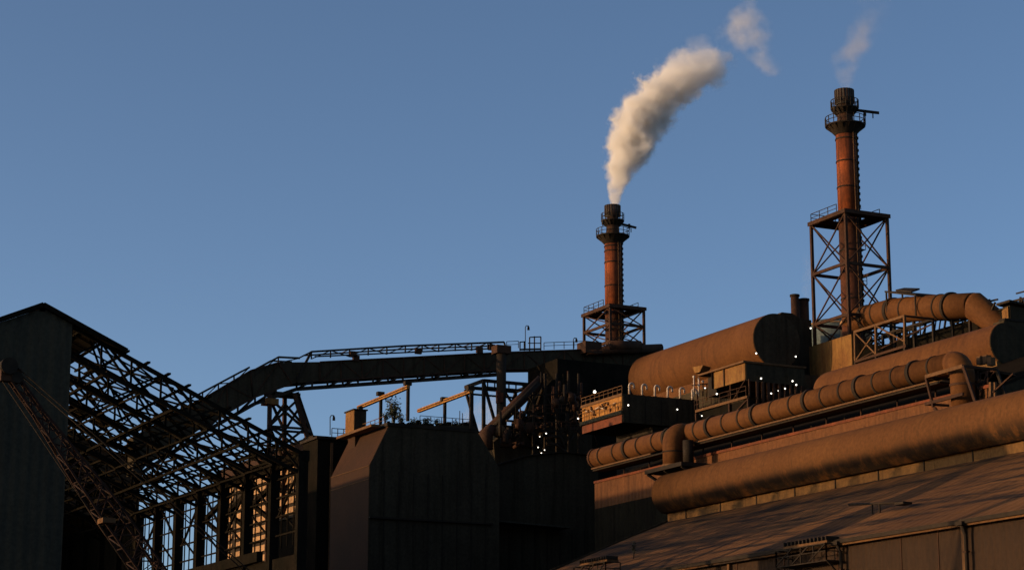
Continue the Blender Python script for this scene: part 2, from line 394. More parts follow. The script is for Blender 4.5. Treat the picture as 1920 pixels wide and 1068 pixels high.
MB().box((xb0,Y2a+.5,bz2.z+.01),(XT2+16,Y2a+1.4,bz2.z+.2)).build('coping', M['dark'], bb2)
# ribbed pipe
XP = 110.9; RP = 1.0
zP = P(1400, 784, X=XP).z
YPf = P(1118, 860, X=XP).y; YPn = P(1786, 690, X=XP).y; YPj = P(1243, 834, X=XP).y
gp = thing('ribbed_gas_pipe', 'long rust brown gas pipe with dark ribs running along the top of the middle wall', 'gas pipe', (XP, (YPf+YPn)/2, zW))
MB().sweep([(XP,YPn,zP),(XP,YPf,zP)], RP, 32).build('pipe', M['tube_far'], gp)
y = YPn + 2.2; k = 0
rr = random.Random(2)
rings_thin, rings_thick = [], []
while y < YPf - .5:
    (rings_thick if k % 3 == 1 else rings_thin).append(y); y += rr.choice((2.7, 2.9, 3.2)) if k % 3 != 1 else 2.4; k += 1
for y in rings_thin: MB().disc((XP,y,zP), (0,1,0), RP*.9, RP+.07, .2).build('rib', M['dark'], gp)
for y in rings_thick:
    MB().disc((XP,y,zP), (0,1,0), RP*.9, RP+.15, .4).build('flange', M['dark'], gp)
MB().disc((XP,YPf,zP), (0,1,0), RP*.9, RP+.1, .35).build('flange', M['steel'], gp)
# catwalk edge under the pipe, with posts
zc = zP - RP - .25
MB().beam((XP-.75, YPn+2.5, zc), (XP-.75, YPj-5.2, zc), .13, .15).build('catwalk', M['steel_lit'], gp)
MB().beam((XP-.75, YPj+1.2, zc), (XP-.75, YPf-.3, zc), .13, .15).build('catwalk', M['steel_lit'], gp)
MB().box((XP-.62, YPn+1, zc-.25), (XP+1.2, YPf-.3, zc-.1)).build('deck', M['dark'], gp)
y = YPn + 4
while y < YPf:
    zb = zW - .1 + t2*(1.3)
    MB().beam((X2+.15, y, zW-.05), (X2+.15, y, zc-.1), .12).build('post', M['steel'], gp)
    MB().beam((X2+2.2, y, zW+.6), (X2+2.2, y, zc-.1), .12).build('post', M['dark'], gp)
    y += 5.4
MB().sweep([(XP,YPj-5.3,zP),(XP,YPj-1.3,zP)], RP+.05, 32).build('shade_sleeve', M['soot_shade'], gp)  # dark sleeve painted where the branch duct shadows the pipe
# near elbow turning down
pe = [(XP,YPn+.02,zP)]
for q in range(1, 8):
    a = q*math.pi/14; pe.append((XP, YPn - 1.25*math.sin(a), zP - 1.25*(1-math.cos(a))))
pe.append((XP, YPn-1.25, zP-4.6))
MB().sweep(pe[:9], RP*1.04, 32).build('elbow', M['tube_far'], gp)
dn = MB().sweep([(XP,YPn-1.25,zP-1.6),(XP,YPn-1.25,zP-7.0)], RP*.92, 28).build('drop_pipe', M['red'], gp)
for z in (2.0, 4.3, 6.2): MB().disc((XP,YPn-1.25,zP-z), (0,0,1), RP*.8, RP*1.12, .2).build('flange', M['steel'], gp)
# junction: stubby vertical duct in front of the pipe
XJ = 109.2; zJt = P(1262, 800, X=XJ).z; zJb = P(1262, 876, X=XJ).z; YJ = P(1262, 840, X=XJ).y
zJ = zJt - 1.1
pj = [(XJ,YJ,zJb),(XJ,YJ,zJ-.6)] + [(XJ+1.1*(1-math.cos(q*math.pi/12)), YJ, zJ-.6+1.1*math.sin(q*math.pi/12)*1.0) for q in range(1,7)] + [(XJ+2.6,YJ,zJ+.5)]
jt = thing('branch_duct', 'stubby upright brown duct bending back into the ribbed pipe above the platform', 'duct', (XJ,YJ,zJb))
MB().sweep(pj, 1.06, 28).build('duct', M['tube_far'], jt)
MB().disc((XJ,YJ,zJb+1.55), (0,0,1), .9, 1.13, .12).build('flange', M['dark'], jt)
MB().disc((XJ,YJ,zJb+.15), (0,0,1), .9, 1.2, .25).build('flange', M['steel_lit'], jt)
MB().sweep([(XJ+.2,YJ-2.6,zJb),(XJ+.2,YJ-2.6,zJb+2.4)], .55, 16).build('side_pipe', M['dark'], jt)
# platform carrying it
ya = P(1207, 888, X=107.5).y; yb = YJ-4.2
pf = thing('duct_platform', 'black platform under the stubby duct, propped above the end of the big round ventilator', 'platform', (109.5,YJ,zJb-.4))
MB().box((107.6, yb, zJb-.42), (X2+.2, ya, zJb-.02)).build('deck', M['dark'], pf)
b_ = MB()
for yy in (ya-.3, (ya+yb)/2, yb+.3): b_.beam((107.8,yy,zJb-.45),(X2-.05,yy,zJb-2.6),.22)
b_.beam((107.8,ya-.2,zJb-.5),(109.2,ya-1.8,zJb-1.9),.18)
b_.build('prop', M['dark'], pf)
# access frame round the near elbow
fr = thing('elbow_access_frame', 'slanting rusty access frame around the near end of the ribbed pipe', 'platform', (XP,YPn,zW))
A = P(1736,706,X=XP-1.6); B_ = P(1806,686,X=XP-1.6); C_ = P(1750,762,X=XP-1.5); D_ = P(1832,762,X=XP-1.3)
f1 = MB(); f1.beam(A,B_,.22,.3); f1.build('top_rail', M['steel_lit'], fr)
MB().beam(A,C_,.2).build('leg', M['steel'], fr); MB().beam(B_,D_,.22).build('leg', M['steel'], fr)
A2 = A+V(3.4,0,0); B2 = B_+V(3.4,0,0); C2 = C_+V(3.4,0,0); D2 = D_+V(3.4,0,0)
MB().beam(A2,C2,.2).build('leg', M['dark'], fr); MB().beam(B2,D2,.22).build('leg', M['dark'], fr)
f2 = MB(); f2.beam(A,A2,.2); f2.beam(B_,B2,.2); f2.beam(A2,B2,.2); f2.beam(P(1735,757,X=XP-1.5),P(1806,738,X=XP-1.5),.18,.26); f2.beam(P(1735,757,X=XP-1.5),P(1780,760,X=XP),.2)
f2.beam(P(1752,764,X=XP-1.4),P(1768,786,X=XP-1.2),.22); f2.beam(C2,D2,.15)
f2.beam(A2,D2,.12); f2.beam(B2,C2,.12); f2.build('bracing', M['steel'], fr)
# dark service platform right of the elbow
a = P(1812,690,X=X2+1); zz = P(1812,690,X=X2+1).z
sp = thing('service_platform', 'dark service platform and struts between the ribbed pipe elbow and the black gable', 'platform', (X2,Y2N+2,zW))
MB().prism([P(1812,684,X=X2+1.5),P(1905,700,Y=Y2N+1.5),P(1905,705,Y=Y2N+1.5),P(1812,690,X=X2+1.5)], (1.5,3.0,0)).build('deck', M['dark'], sp)
q = MB()
rr = random.Random(9)
for k in range(12):
    x0 = 1815 + rr.random()*40; y0 = 692 + rr.random()*8
    q.beam(P(x0,y0,X=X2+.6), P(x0 + rr.uniform(-15,22), y0 + rr.uniform(30,62), X=X2-.4), .1+.08*rr.random())
q.beam(P(1862,735,X=X2-.5),P(1900,700,X=X2-.5),.12); q.beam(P(1822,718,X=X2-.3),P(1838,714,X=X2-.3),.2)
q.build('strut', M['steel'], sp)
for (x0, y0) in ((1838, 682),(1850,680),(1858,684)):
    MB().box(P(x0,y0,X=X2+1.5), P(x0,y0,X=X2+1.5)+V(.5,.5,.7)).build('junction_box', M['steel_lit'], sp)
MB().beam(P(1858,716,X=X2-.2), P(1858,762,X=X2-.2), .25).build('post', M['steel_lit'], sp)
MB().beam(P(1866,716,X=X2-.2), P(1866,762,X=X2-.2), .18).build('post', M['steel_lit'], sp)

# ------------------------------------------------------------------ furnace hall with the highest barrel ventilator
X3 = 140.0; R3 = 3.35
z3 = P(1300, 643, X=X3).z - R3*.93
Y3n = P(1412, 645, X=X3-R3).y; Y3f = P(1180, 695, X=X3-R3*.95).y
s3 = thing('furnace_hall', 'black furnace hall topped by the highest and fattest round ventilator', 'industrial shed', (X3,(Y3n+Y3f)/2,0))
profile_tube(X3, z3, R3, Y3n, Y3f, a0=-62, a1=242, ny=6).build('ridge_ventilator', M['tube_far'], s3)
MB().sweep([(X3, Y3n-.08, z3),(X3,Y3n-.02,z3)], R3*.985, 44, smooth=False).build('shaded_end', M['soot_shade'], s3)  # shaded end of the ventilator, darkened by its own sheet
MB().box((X3-2.6,Y3n-.3,z3-4.2),(X3+2.6,Y3f-.5,z3-2.9)).build('ventilator_kerb', M['tube_far'], s3)
MB().box((X3-3.2,Y3n-2,0),(X3+6,Y3f+.5,z3-4.2)).build('wall', M['soot_shade'], s3)
# dark boxy hood behind the ventilator end
hz = P(1480, 588, Y=Y3n+6).z
hx0 = P(1446, 597, Y=Y3n+6).x; hx1 = P(1521, 590, Y=Y3n+6).x
fh = thing('furnace_hood', 'black furnace hood with a chamfered top between the highest ventilator and the right chimney', 'furnace hood', (hx0, Y3n+6, 0))
zs0 = P(1440,600,Y=Y3n+6).z
MB().prism([(hx0,Y3n+6,0),(hx1,Y3n+6,0),(hx1,Y3n+6,hz-.5),(hx0+4.2,Y3n+6,hz-.45),(hx0+3.2,Y3n+6,hz+.1),(hx0+1.6,Y3n+6,hz+.1),(hx0+.3,Y3n+6,zs0-.1),(hx0-2,Y3n+6,zs0-.5),(hx0-2,Y3n+6,0)], (0,7,0)).build('body', M['soot_shade'], fh)
q = MB()
for i in range(5): q.box((hx0+.6+i*1.1, Y3n+5.9, z3-8),(hx0+.75+i*1.1, Y3n+5.97, z3-1))
q.box((hx0+.2,Y3n+5.86,z3-3.2),(hx1,Y3n+5.9,z3-3.0)); q.build('stiffener', M['dark'], fh)
# platform cabin (orange brown) near it
XC = 130.0; yN = P(1397, 700, X=XC).y; yF = P(1338, 712, X=XC).y
zt = P(1396, 680, X=XC).z; zb = P(1396, 712, X=XC).z
xC1 = P(1508, 700, Y=yN).x
cb = thing('control_cabin', 'ochre sided control cabin on stilts in front of the highest ventilator', 'cabin', (XC,yN,zb-6))
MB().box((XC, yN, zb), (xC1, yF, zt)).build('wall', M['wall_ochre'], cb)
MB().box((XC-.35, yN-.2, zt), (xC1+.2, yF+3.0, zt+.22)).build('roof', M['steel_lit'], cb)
MB().box((XC+.1, yN-.06, zb-.1), (xC1, yN-.01, zt-.05)).build('shaded_side', M['soot_shade'], cb)  # dark sheet gives the cabin's shaded face its tone by colour
MB().box((XC-.03, yF-.02, zb), (XC-.3, yF+.02, zt)).build('door_edge', M['dark'], cb)
MB().beam((XC-.06, (yN+yF)/2+1, zb),(XC-.06,(yN+yF)/2+1,zt), .14).build('seam', M['dark'], cb)
MB().box((XC+.4, yF+.05, zb-.6), (xC1-.4, yF+1.9, zt-.3)).build('doorway', M['dark'], cb)
q = MB(); zf = P(1390,747,X=XC).z
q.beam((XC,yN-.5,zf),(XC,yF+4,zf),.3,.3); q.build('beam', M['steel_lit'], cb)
for f in (0,.35,1):
    yy = yN-.5 + (yF+4.5-yN)*f
    MB().beam((XC,yy,zf-.2),(XC,yy,zW-2),.22).build('leg', M['steel'], cb)
    MB().beam((XC+.2,yy,zb),(XC+.2,yy,zf),.16).build('stay', M['steel'], cb)
q = MB(); q.beam((XC,yN-.3,zf-.3),(XC+.1,yF,zf-3.2),.12); q.beam((XC,yN,zb),(XC+.1,yN+3,zf),.1); rail(q,[(XC-.2,yN-.4,zf+.15),(XC-.2,yF+4,zf+.15)],1.1,1.8,.04); q.build('bracing', M['steel'], cb)
MB().box((XC+.2,yN-.2,zf-7),(xC1+1.5,yF+3,zf-.2)).build('base', M['blackened'], cb)
q = MB()
rr = random.Random(5)
for k in range(9): q.sweep([(XC+1.2+k*.75,yN-.6,zb-.2),(XC+1.2+k*.75,yN-.6,zf-.2-rr.random()*2)], .1+.1*rr.random(), 8)
q.build('riser_pipe', M['steel'], cb)
# hopper and little valves left of the cabin
a = P(1300,690,X=XC)
hp = MB().prism([P(1298,688,X=XC),P(1318,684,X=XC),P(1312,697,X=XC),P(1303,699,X=XC)], (1.6,.8,0))
tag(hp.build('hopper', M['wall_ochre']), 'small ochre hopper beside the control cabin roof', 'hopper')
# goose-neck house
XG = 124.0; yGn = P(1168, 760, X=XG).y; yGf = P(1092, 780, X=XG).y
zGt = P(1168, 737, X=XG).z; zGm = P(1163, 769, X=XG).z; zGb = P(1165, 792, X=XG).z
xG1 = P(1311, 760, Y=yGn).x
gh = thing('filter_house', 'black filter house with a flaking orange side under six goose neck vents', 'filter house', (XG,yGn,zGb))
MB().box((XG+.04,yGn+.04,zGb),(xG1,yGf,zGt-.02)).build('body', M['soot_shade'], gh)
MB().box((XG-.02,yGn+.25,zGm),(XG+.03,yGf,zGt-.25)).build('orange_panel', M['orange'], gh)
MB().box((XG-.14,yGn,zGt-.27),(XG+.03,yGf+.2,zGt+.06)).build('eaves', M['steel_lit'], gh)
MB().box((XG-.25,yGn,zGm-.5),(XG-.03,yGf+.3,zGm-.05)).build('ledge', M['grey_wall'], gh)
MB().box((XG-.05,yGn+.2,zGb),(XG+.03,yGf,zGm-.55)).build('skirt_panel', M['red'], gh)
q = MB(); rail(q,[(XG-.1,yGn,zGt+.05),(XG-.1,yGf,zGt+.05)],.9,1.1,.04)
rail(q,[(XG-.3,yGn,zGm-.05),(XG-.3,yGf+.3,zGm-.05)],1.0,1.2,.035); q.build('railing', M['steel_lit'], gh)
rr = random.Random(41)
for k in range(20):
    yy = yGn+.4+(yGf-yGn-1.1)*rr.random(); z1_ = zGt-.45-rr.random()**1.6*1.1; r_ = rr.uniform(.10,.22)
    if k % 3: MB().sweep([(XG-.1,yy,z1_-r_*rr.uniform(1,3)),(XG-.12,yy+rr.uniform(-.2,.3),z1_)],[r_,r_*.8],8).build('valve', M[rr.choice(('orange','steel_lit','red','steel'))], gh)
    else: MB().sweep([(XG-.2,yy,z1_),(XG-.2,yy+rr.uniform(.4,1.2),z1_-rr.uniform(-.2,.2))],.07,8).build('valve', M[rr.choice(('pale','steel_lit'))], gh)
MB().box((XG+4.5,yGn+.8,0),(xG1-.3,yGf-.5,zGb-.01)).build('base', M['dark'], gh)
q = MB()
for k in range(5): q.box((XG+.8+k*2.2,yGn-.03,zGb+.1),(XG+.95+k*2.2,yGn+.03,zGt-.2))
q.build('stiffener', M['dark'], gh)
gx = [1180,1204,1228,1252,1275,1298]
g0 = None
ords = ['nearest the orange side of the black filter house','second from the orange side of the filter house','third from the orange side of the filter house','fourth from the orange side of the filter house','fifth from the orange side of the filter house','farthest from the orange side, next to the valves']
for k, px in enumerate(gx):
    p = P(px, 742, Y=yGn+.6); loc = V(p.x, yGn+.6, zGt-.03)
    if g0 is None:
        g0 = thing('goose_neck_vent', 'x', 'vent', loc, 'goose neck vents on the filter house')
        path = [loc, loc+V(0,0,1.15)] + [loc+V(.32*(1-math.cos(q_*math.pi/8)),0,1.15+.32*math.sin(q_*math.pi/8)) for q_ in range(1,9)] + [loc+V(.64,0,.85)]
        MB().sweep(path, .125, 12).build('pipe', M['pale'], g0)
        MB().disc(loc+V(0,0,.1), (0,0,1), .1, .22, .1, 16).build('flange', M['steel_lit'], g0)
        g = g0
    else: g = copy_thing(g0, loc)
    g['label'] = 'cream goose neck vent ' + ords[k]
# valve stand by the cabin
vs_ = thing('valve_stand', 'pale valve pipes standing between the goose neck vents and the ochre cabin', 'valves', P(1305,735,Y=yGn))
for (px, a_, b_) in ((1301,706,742),(1310,708,744),(1318,715,742),(1325,720,750),(1331,712,745)):
    MB().sweep([P(px,b_,Y=yGn-1),P(px,a_,Y=yGn-1)], .09, 10).build('valve_pipe', M['pale'] if px in (1310,1301) else M['steel_lit'], vs_)
MB().sweep([P(1296,722,Y=yGn-1),P(1334,718,Y=yGn-1)], .07, 8).build('header_pipe', M['steel_lit'], vs_)
for px,py in ((1301,706),(1310,722),(1318,715)): MB().sphere(P(px,py,Y=yGn-1),.17,10,8).build('valve', M['pale'], vs_)

# ------------------------------------------------------------------ chimneys and towers
def tower(label, x0, y0, sx, sy, ztop, levels, name='chimney_tower', leg=.34):
    t = thing(name, label, 'steel tower', (x0+sx/2, y0+sy/2, 0), 'braced steel towers round the chimneys')
    cs_ = [(x0,y0),(x0,y0+sy),(x0+sx,y0+sy),(x0+sx,y0)]
    for (x, y) in cs_: MB().beam((x,y,0),(x,y,ztop),leg).build('leg', M['steel'], t)
    for z in levels + [ztop]:
        q = MB()
        for i in range(4):
            a, b = cs_[i], cs_[(i+1)%4]
            q.beam((*a,z),(*b,z),.28,.36)
        q.build('level_beam', M['steel'], t)
    zz = [ztop] + levels[::-1] 
    for i in range(4):
        a, b = cs_[i], cs_[(i+1)%4]; q = MB()
        for zu, zl in zip(zz[:-1], zz[1:]):
            q.beam((*a,zu),(*b,zl),.15); q.beam((*b,zu),(*a,zl),.15)
        q.build('cross_brace', M['steel'], t)
    q = MB(); cx, cy = x0+sx/2, y0+sy/2
    e = .3
    q.box((x0-e,y0-e,ztop+.18),(x0+sx+e,cy-1.5,ztop+.26)); q.box((x0-e,cy+1.5,ztop+.18),(x0+sx+e,y0+sy+e,ztop+.26))
    q.box((x0-e,cy-1.5,ztop+.18),(cx-1.5,cy+1.5,ztop+.26)); q.box((cx+1.5,cy-1.5,ztop+.18),(x0+sx+e,cy+1.5,ztop+.26))
    q.beam((x0-e,y0-e,ztop+.1),(x0-e,y0+sy+e,ztop+.1),.1,.5); q.beam((x0-e,y0-e,ztop+.1),(x0+sx+e,y0-e,ztop+.1),.1,.5)
    q.build('deck', M['steel'], t)
    q = MB(); zz = ztop+.26
    rail(q, [(x0,y0+sy*.25,zz),(x0,y0+sy,zz),(x0+sx*.6,y0+sy,zz)],1.15,1.5,.045)
    rail(q, [(x0+sx,y0+sy,zz),(x0+sx,y0+sy*.2,zz)],1.15,1.5,.045)
    q.build('railing', M['dark'], t)
    # little davit frame and ladder well on the far right corner
    q = MB(); lx, ly = x0+sx*.9, y0+sy*.75
    q.beam((lx-1.3,ly,zz),(lx-1.3,ly,zz+2.3),.1); q.beam((lx+.2,ly,zz),(lx+.2,ly,zz+2.3),.16); q.beam((lx-2.6,ly,zz+2.2),(lx+.8,ly,zz+2.2),.1); q.beam((lx-2.6,ly,zz+1.6),(lx+.5,ly,zz+1.6),.08)
    q.build('davit', M['dark'], t)
    q = MB()
    for dx in (0,.5): q.beam((lx+dx,ly,8),(lx+dx,ly,zz+1.4),.08)
    z = 10
    while z < zz+1.4: q.beam((lx,ly,z),(lx+.5,ly,z),.06); z += .6
    q.build('ladder', M['dark'], t)
    q = MB()
    z = ztop-3
    while z > ztop-13:
        q.box((lx-.5,ly-.5,z),(lx+.9,ly+.6,z+.08)); rail(q,[(lx-.5,ly-.5,z+.05),(lx+.9,ly-.5,z+.05)],.9,.7,.04); z -= 4.5
    q.build('landing', M['steel'], t)
    return t

def chimney(label, cx, cy, ys, px, jib, zfloor=0):
    """ys: photo heights of mouth, collar foot, upper deck, jib, lower deck, shaft top ... at the axis"""
    Z = {k: P(px, v, Y=cy).z for k, v in ys.items()}
    t = thing('chimney', label, 'chimney', (cx, cy, zfloor), 'rust red steel chimneys')
    zt = Z['mouth']
    MB().sweep([(cx,cy,zfloor),(cx,cy,Z['deck']-.2)], [1.3,1.29], 40).build('lower_shaft', M['brick_low'], t)
    MB().sweep([(cx,cy,Z['deck']-.2),(cx,cy,Z['lower']-1.0)], [1.29,1.27], 40).build('shaft', M['brick'], t)
    MB().sweep([(cx,cy,Z['lower']-1.0),(cx,cy,Z['lower']+.3),(cx,cy,Z['neck'])], [1.28,1.05,.86], 32).build('neck', M['steel'], t)
    # open-mouthed collar
    q = MB()
    n = 36
    prof = [(.86,Z['neck']-.02),(1.16,Z['neck']+.15),(1.18,zt),(1.05,zt),(1.0,Z['neck']+.3)]
    vs = [(cx+r*math.cos(2*math.pi*j/n), cy+r*math.sin(2*math.pi*j/n), z) for r, z in prof for j in range(n)]
    fs = [(i*n+j, i*n+(j+1)%n, (i+1)*n+(j+1)%n, (i+1)*n+j) for i in range(4) for j in range(n)] + [[4*n+j for j in range(n)]]
    q.add(vs, fs, True); q.build('cap', M['crown'], t)
    q = MB()
    for j in range(20):
        a = 2*math.pi*j/20; q.beam((cx+1.2*math.cos(a),cy+1.2*math.sin(a),Z['neck']+.2),(cx+1.2*math.cos(a),cy+1.2*math.sin(a),zt),.07)
    q.build('cap_rib', M['steel'], t)
    for key, r, nm in (('upper',1.72,'upper'),('lower',2.5,'lower')):
        z = Z[key]
        MB().disc((cx,cy,z), (0,0,1), .9, r, .16, 36).build('gallery_deck', M['dark'], t)
        q = MB()
        for j in range(16):
            a = 2*math.pi*j/16; c_, s_ = math.cos(a), math.sin(a)
            q.beam((cx+r*c_*.96,cy+r*s_*.96,z-.1),(cx+1.1*c_,cy+1.1*s_,z-.75 if key=='upper' else z-1.15),.12)
        r2 = 1.1
        q.sweep([(cx,cy,z-.75 if key=='upper' else z-1.2),(cx,cy,z-.1)],[r2*.9 if key=='upper' else 1.3, r*.92],32,cap=False)
        q.build('gallery_bracket', M['dark'], t)
        q = MB(); n = 18
        for j in range(n):
            a = 2*math.pi*j/n; a2 = 2*math.pi*(j+1)/n
            p = V(cx+r*math.cos(a),cy+r*math.sin(a),z); p2 = V(cx+r*math.cos(a2),cy+r*math.sin(a2),z)
            q.beam(p,p+V(0,0,1.1),.08)
            for h in (1.1,.6): q.beam(p+V(0,0,h),p2+V(0,0,h),.07)
        q.build('railing', M['dark'], t)
    # aircraft lamps on the lower gallery rail (unlit), jib beam
    for a in (math.radians(205), math.radians(-25)):
        p = V(cx+2.5*math.cos(a)*1, cy+2.5*math.sin(a), Z['lower']+1.1)
        MB().sweep([p,p+V(0,0,.25),p+V(0,0,.3),p+V(0,0,.9)],[.08,.08,.2,.17],10).build('beacon', M['dark'], t)
    a = P(jib[0],jib[1],Y=cy); b = P(jib[2],jib[3],Y=cy-1)
    a = V(cx, cy-.3, a.z)
    MB().beam(a, b, .16, .34).build('jib', M['dark'], t)
    MB().beam(b+V(-.8,.2,-.1), b+V(-.8,.2,-.75), .1).build('jib_hook', M['dark'], t)
    # straps
    for key in [k for k in Z if k.startswith('ring')]:
        MB().disc((cx,cy,Z[key]), (0,0,1), 1.2, 1.35, .16, 40).build('strap', M['dark'], t)
    # caged ladder and cable tray on the right front
    dirv = (RIGHT*.62 - FWD_H*.78); ang = math.atan2(dirv.y, dirv.x)
    q = MB(); c_, s_ = math.cos(ang), math.sin(ang); tt = V(-s_, c_, 0)
    base = V(cx+c_*1.45, cy+s_*1.45, 0)
    for sgn in (-.22,.22): q.beam(base+tt*sgn+V(0,0,20), base+tt*sgn+V(0,0,Z['lower']), .07)
    z = 20
    while z < Z['lower']: q.beam(base-tt*.22+V(0,0,z), base+tt*.22+V(0,0,z), .05); z += .45
    q.build('ladder', M['steel_lit'], t)
    q = MB(); dir2 = (RIGHT*.99 - FWD_H*.12); b2 = V(cx,cy,0)+dir2*1.36
    z = 20
    while z < Z['lower']-.6: q.box((b2.x-.15,b2.y-.15,z),(b2.x+.15,b2.y+.15,z+.35)); z += .8
    q.beam((b2.x,b2.y,20),(b2.x,b2.y,Z['lower']),.14); q.build('cable_riser', M['dark'], t)
    return t, Z

# right chimney
pc = P(1585, 397, X=148.6); x0, y0 = pc.x, pc.y
sxB = P(1663, 408, Y=y0).x - x0; syB = P(1521, 424, X=x0).y - y0
lv = [P(1586, y, X=x0).z for y in (655, 590, 493)]
tower('tall four legged braced tower around the right chimney', x0, y0, sxB, syB, pc.z, lv)
c2x, c2y = x0+sxB/2, y0+syB/2
ch2, Z2 = chimney('taller rust red chimney at the right standing in a high braced tower', c2x, c2y,
    dict(deck=405, mouth=170, neck=198, upper=205, lower=237, ring1=262, ring2=304, ring3=352, ring4=470, ring5=560), 1585, (1592,207,1648,212))
# left chimney
pc = P(1144, 574, X=149.5); x1, y1 = pc.x, pc.y
sxA = P(1207, 585, Y=y1).x - x1; syA = P(1095, 592, X=x1).y - y1
lv = [P(1144, y, X=x1).z for y in (680, 640, 606)]
tower('short braced frame around the foot of the left chimney', x1, y1, sxA, syA, pc.z, lv)
c1x_, c1y_ = x1+sxA/2, y1+syA/2
ch1, Z1 = chimney('shorter rust red chimney in the middle pouring out dense cream smoke', c1x_, c1y_,
    dict(deck=582, mouth=386, neck=408, upper=415, lower=444, ring1=463, ring2=472, ring3=493, ring4=537, ring5=575, ring6=600, ring7=618), 1151, (1156,418,1193,427))

# lit parapet wall at the foot of the right tower
XL = 146.0
ya = P(1517, 655, X=XL).y; yb = P(1596, 626, X=XL).y; zt = P(1596, 626, X=XL).z
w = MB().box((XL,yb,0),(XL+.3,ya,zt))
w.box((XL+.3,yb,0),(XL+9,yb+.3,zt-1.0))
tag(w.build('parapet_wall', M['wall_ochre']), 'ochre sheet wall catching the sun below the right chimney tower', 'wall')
# grey tank and cream shed seen through the tower
a = P(1562, 600, Y=y0+16); rt = 3.6
tk = thing('storage_tank', 'grey green round tank seen behind the legs of the right chimney tower', 'tank', (a.x,a.y,0))
MB().sweep([(a.x,a.y,0),(a.x,a.y,a.z-.9),(a.x,a.y,a.z-.3),(a.x,a.y,a.z)],[rt,rt,rt*.75,.3],36).build('shell', M['grey_tank'], tk)
MB().disc((a.x,a.y,a.z-.9),(0,0,1),rt*.9,rt+.08,.15).build('rim', M['cream'], tk)
a = P(1574, 588, Y=y0+9); b = P(1600, 632, Y=y0+9)
cr = thing('cream_penthouse', 'sunlit cream penthouse glowing between the tower legs and the right chimney', 'penthouse', (a.x,a.y,0))
MB().prism([(a.x,a.y-4.5,0),(a.x,a.y,0),(a.x,a.y,a.z-1.2),(a.x,a.y-1.6,a.z),(a.x,a.y-4.5,a.z-.6)], (1.6,0,0)).build('wall', M['cream'], cr)
for k in range(3): MB().box((a.x-.08,a.y-.9-k*1.2,0),(a.x-.01,a.y-.75-k*1.2,a.z-1.5)).build('mullion', M['steel_lit'], cr)

# big elbow duct leaving the right chimney
def duct_pt(px, py, Y, X=None): return P(px, py, Y=Y) if X is None else P(px, py, X=X)
D0 = P(1612, 600, X=c2x); D1 = P(1672, 583, X=c2x+.3); D2_ = P(1740, 577, X=c2x+.6); D3 = P(1826, 573, X=c2x+1.0); D4 = P(1872, 608, X=c2x+2.6); D5 = D4 + V(0.3,-.8,-4)
du = thing('elbow_duct', 'fat brown duct running from the right chimney to a mitred elbow at the far right', 'duct', (D1.x,D1.y,0))
MB().sweep([V(c2x,c2y,D0.z+.3),D0,D1,D2_,D3],1.5,36).build('duct', M['tube_far'], du)
e_ = (D4-D3).normalized()
MB().sweep([D3-(D3-D2_).normalized()*.01, D3+ (e_+ (D3-D2_).normalized())*.01, D4, D5],[1.5,1.62,1.5,1.5],36).build('elbow', M['tube_far'], du)
def on(a,b,f): return a.lerp(b,f)
for (a,b,f,rr_,th) in ((D0,D1,.25,1.6,.6),(D0,D1,.62,1.56,.2),(D1,D2_,.05,1.62,.5),(D1,D2_,.45,1.56,.2),(D2_,D3,.30,1.58,.2),(D2_,D3,.52,1.72,.35)):
    MB().disc(on(a,b,f),(b-a),1.3,rr_,th).build('flange', M['dark'], du)
for (q0, f) in (((D1,D2_),.05),((D1,D2_),.6),((D2_,D3),.52),((D2_,D3),.9)):
    p = on(*q0,f); MB().beam(p+V(0,0,-1.4), V(p.x,p.y,0), .3).build('post', M['dark'], du)
q = MB(); pa = P(1675,560,X=c2x-1.5); pb = P(1732,553,X=c2x-1.5)
# flat hood over the duct
hd = thing('duct_hood', 'flat black hood on short posts above the elbow duct', 'canopy', P(1700,562,X=c2x))
h0 = P(1674,550,X=c2x); h1 = P(1732,552,X=c2x)
MB().prism([h0+V(-1.2,0,0), h1+V(-1.2,0,-.3), h1+V(1.6,-.2,-.1), h0+V(1.6,.2,.2)], (0,0,.22)).build('roof', M['dark'], hd)
MB().prism([on(h0,h1,.3)+V(-.9,0,.22), on(h0,h1,.8)+V(-.9,0,.1), on(h0,h1,.75)+V(.6,0,.6), on(h0,h1,.25)+V(.6,0,.6)], (0,0,.2)).build('cap', M['dark'], hd)
for p in (h0+V(-1.1,-.2,0),h1+V(-1.1,.2,-.2),h0+V(1.4,0,.1),h1+V(1.4,0,-.1)): MB().beam(p,p+V(0,0,-2.4),.16).build('post', M['dark'], hd)
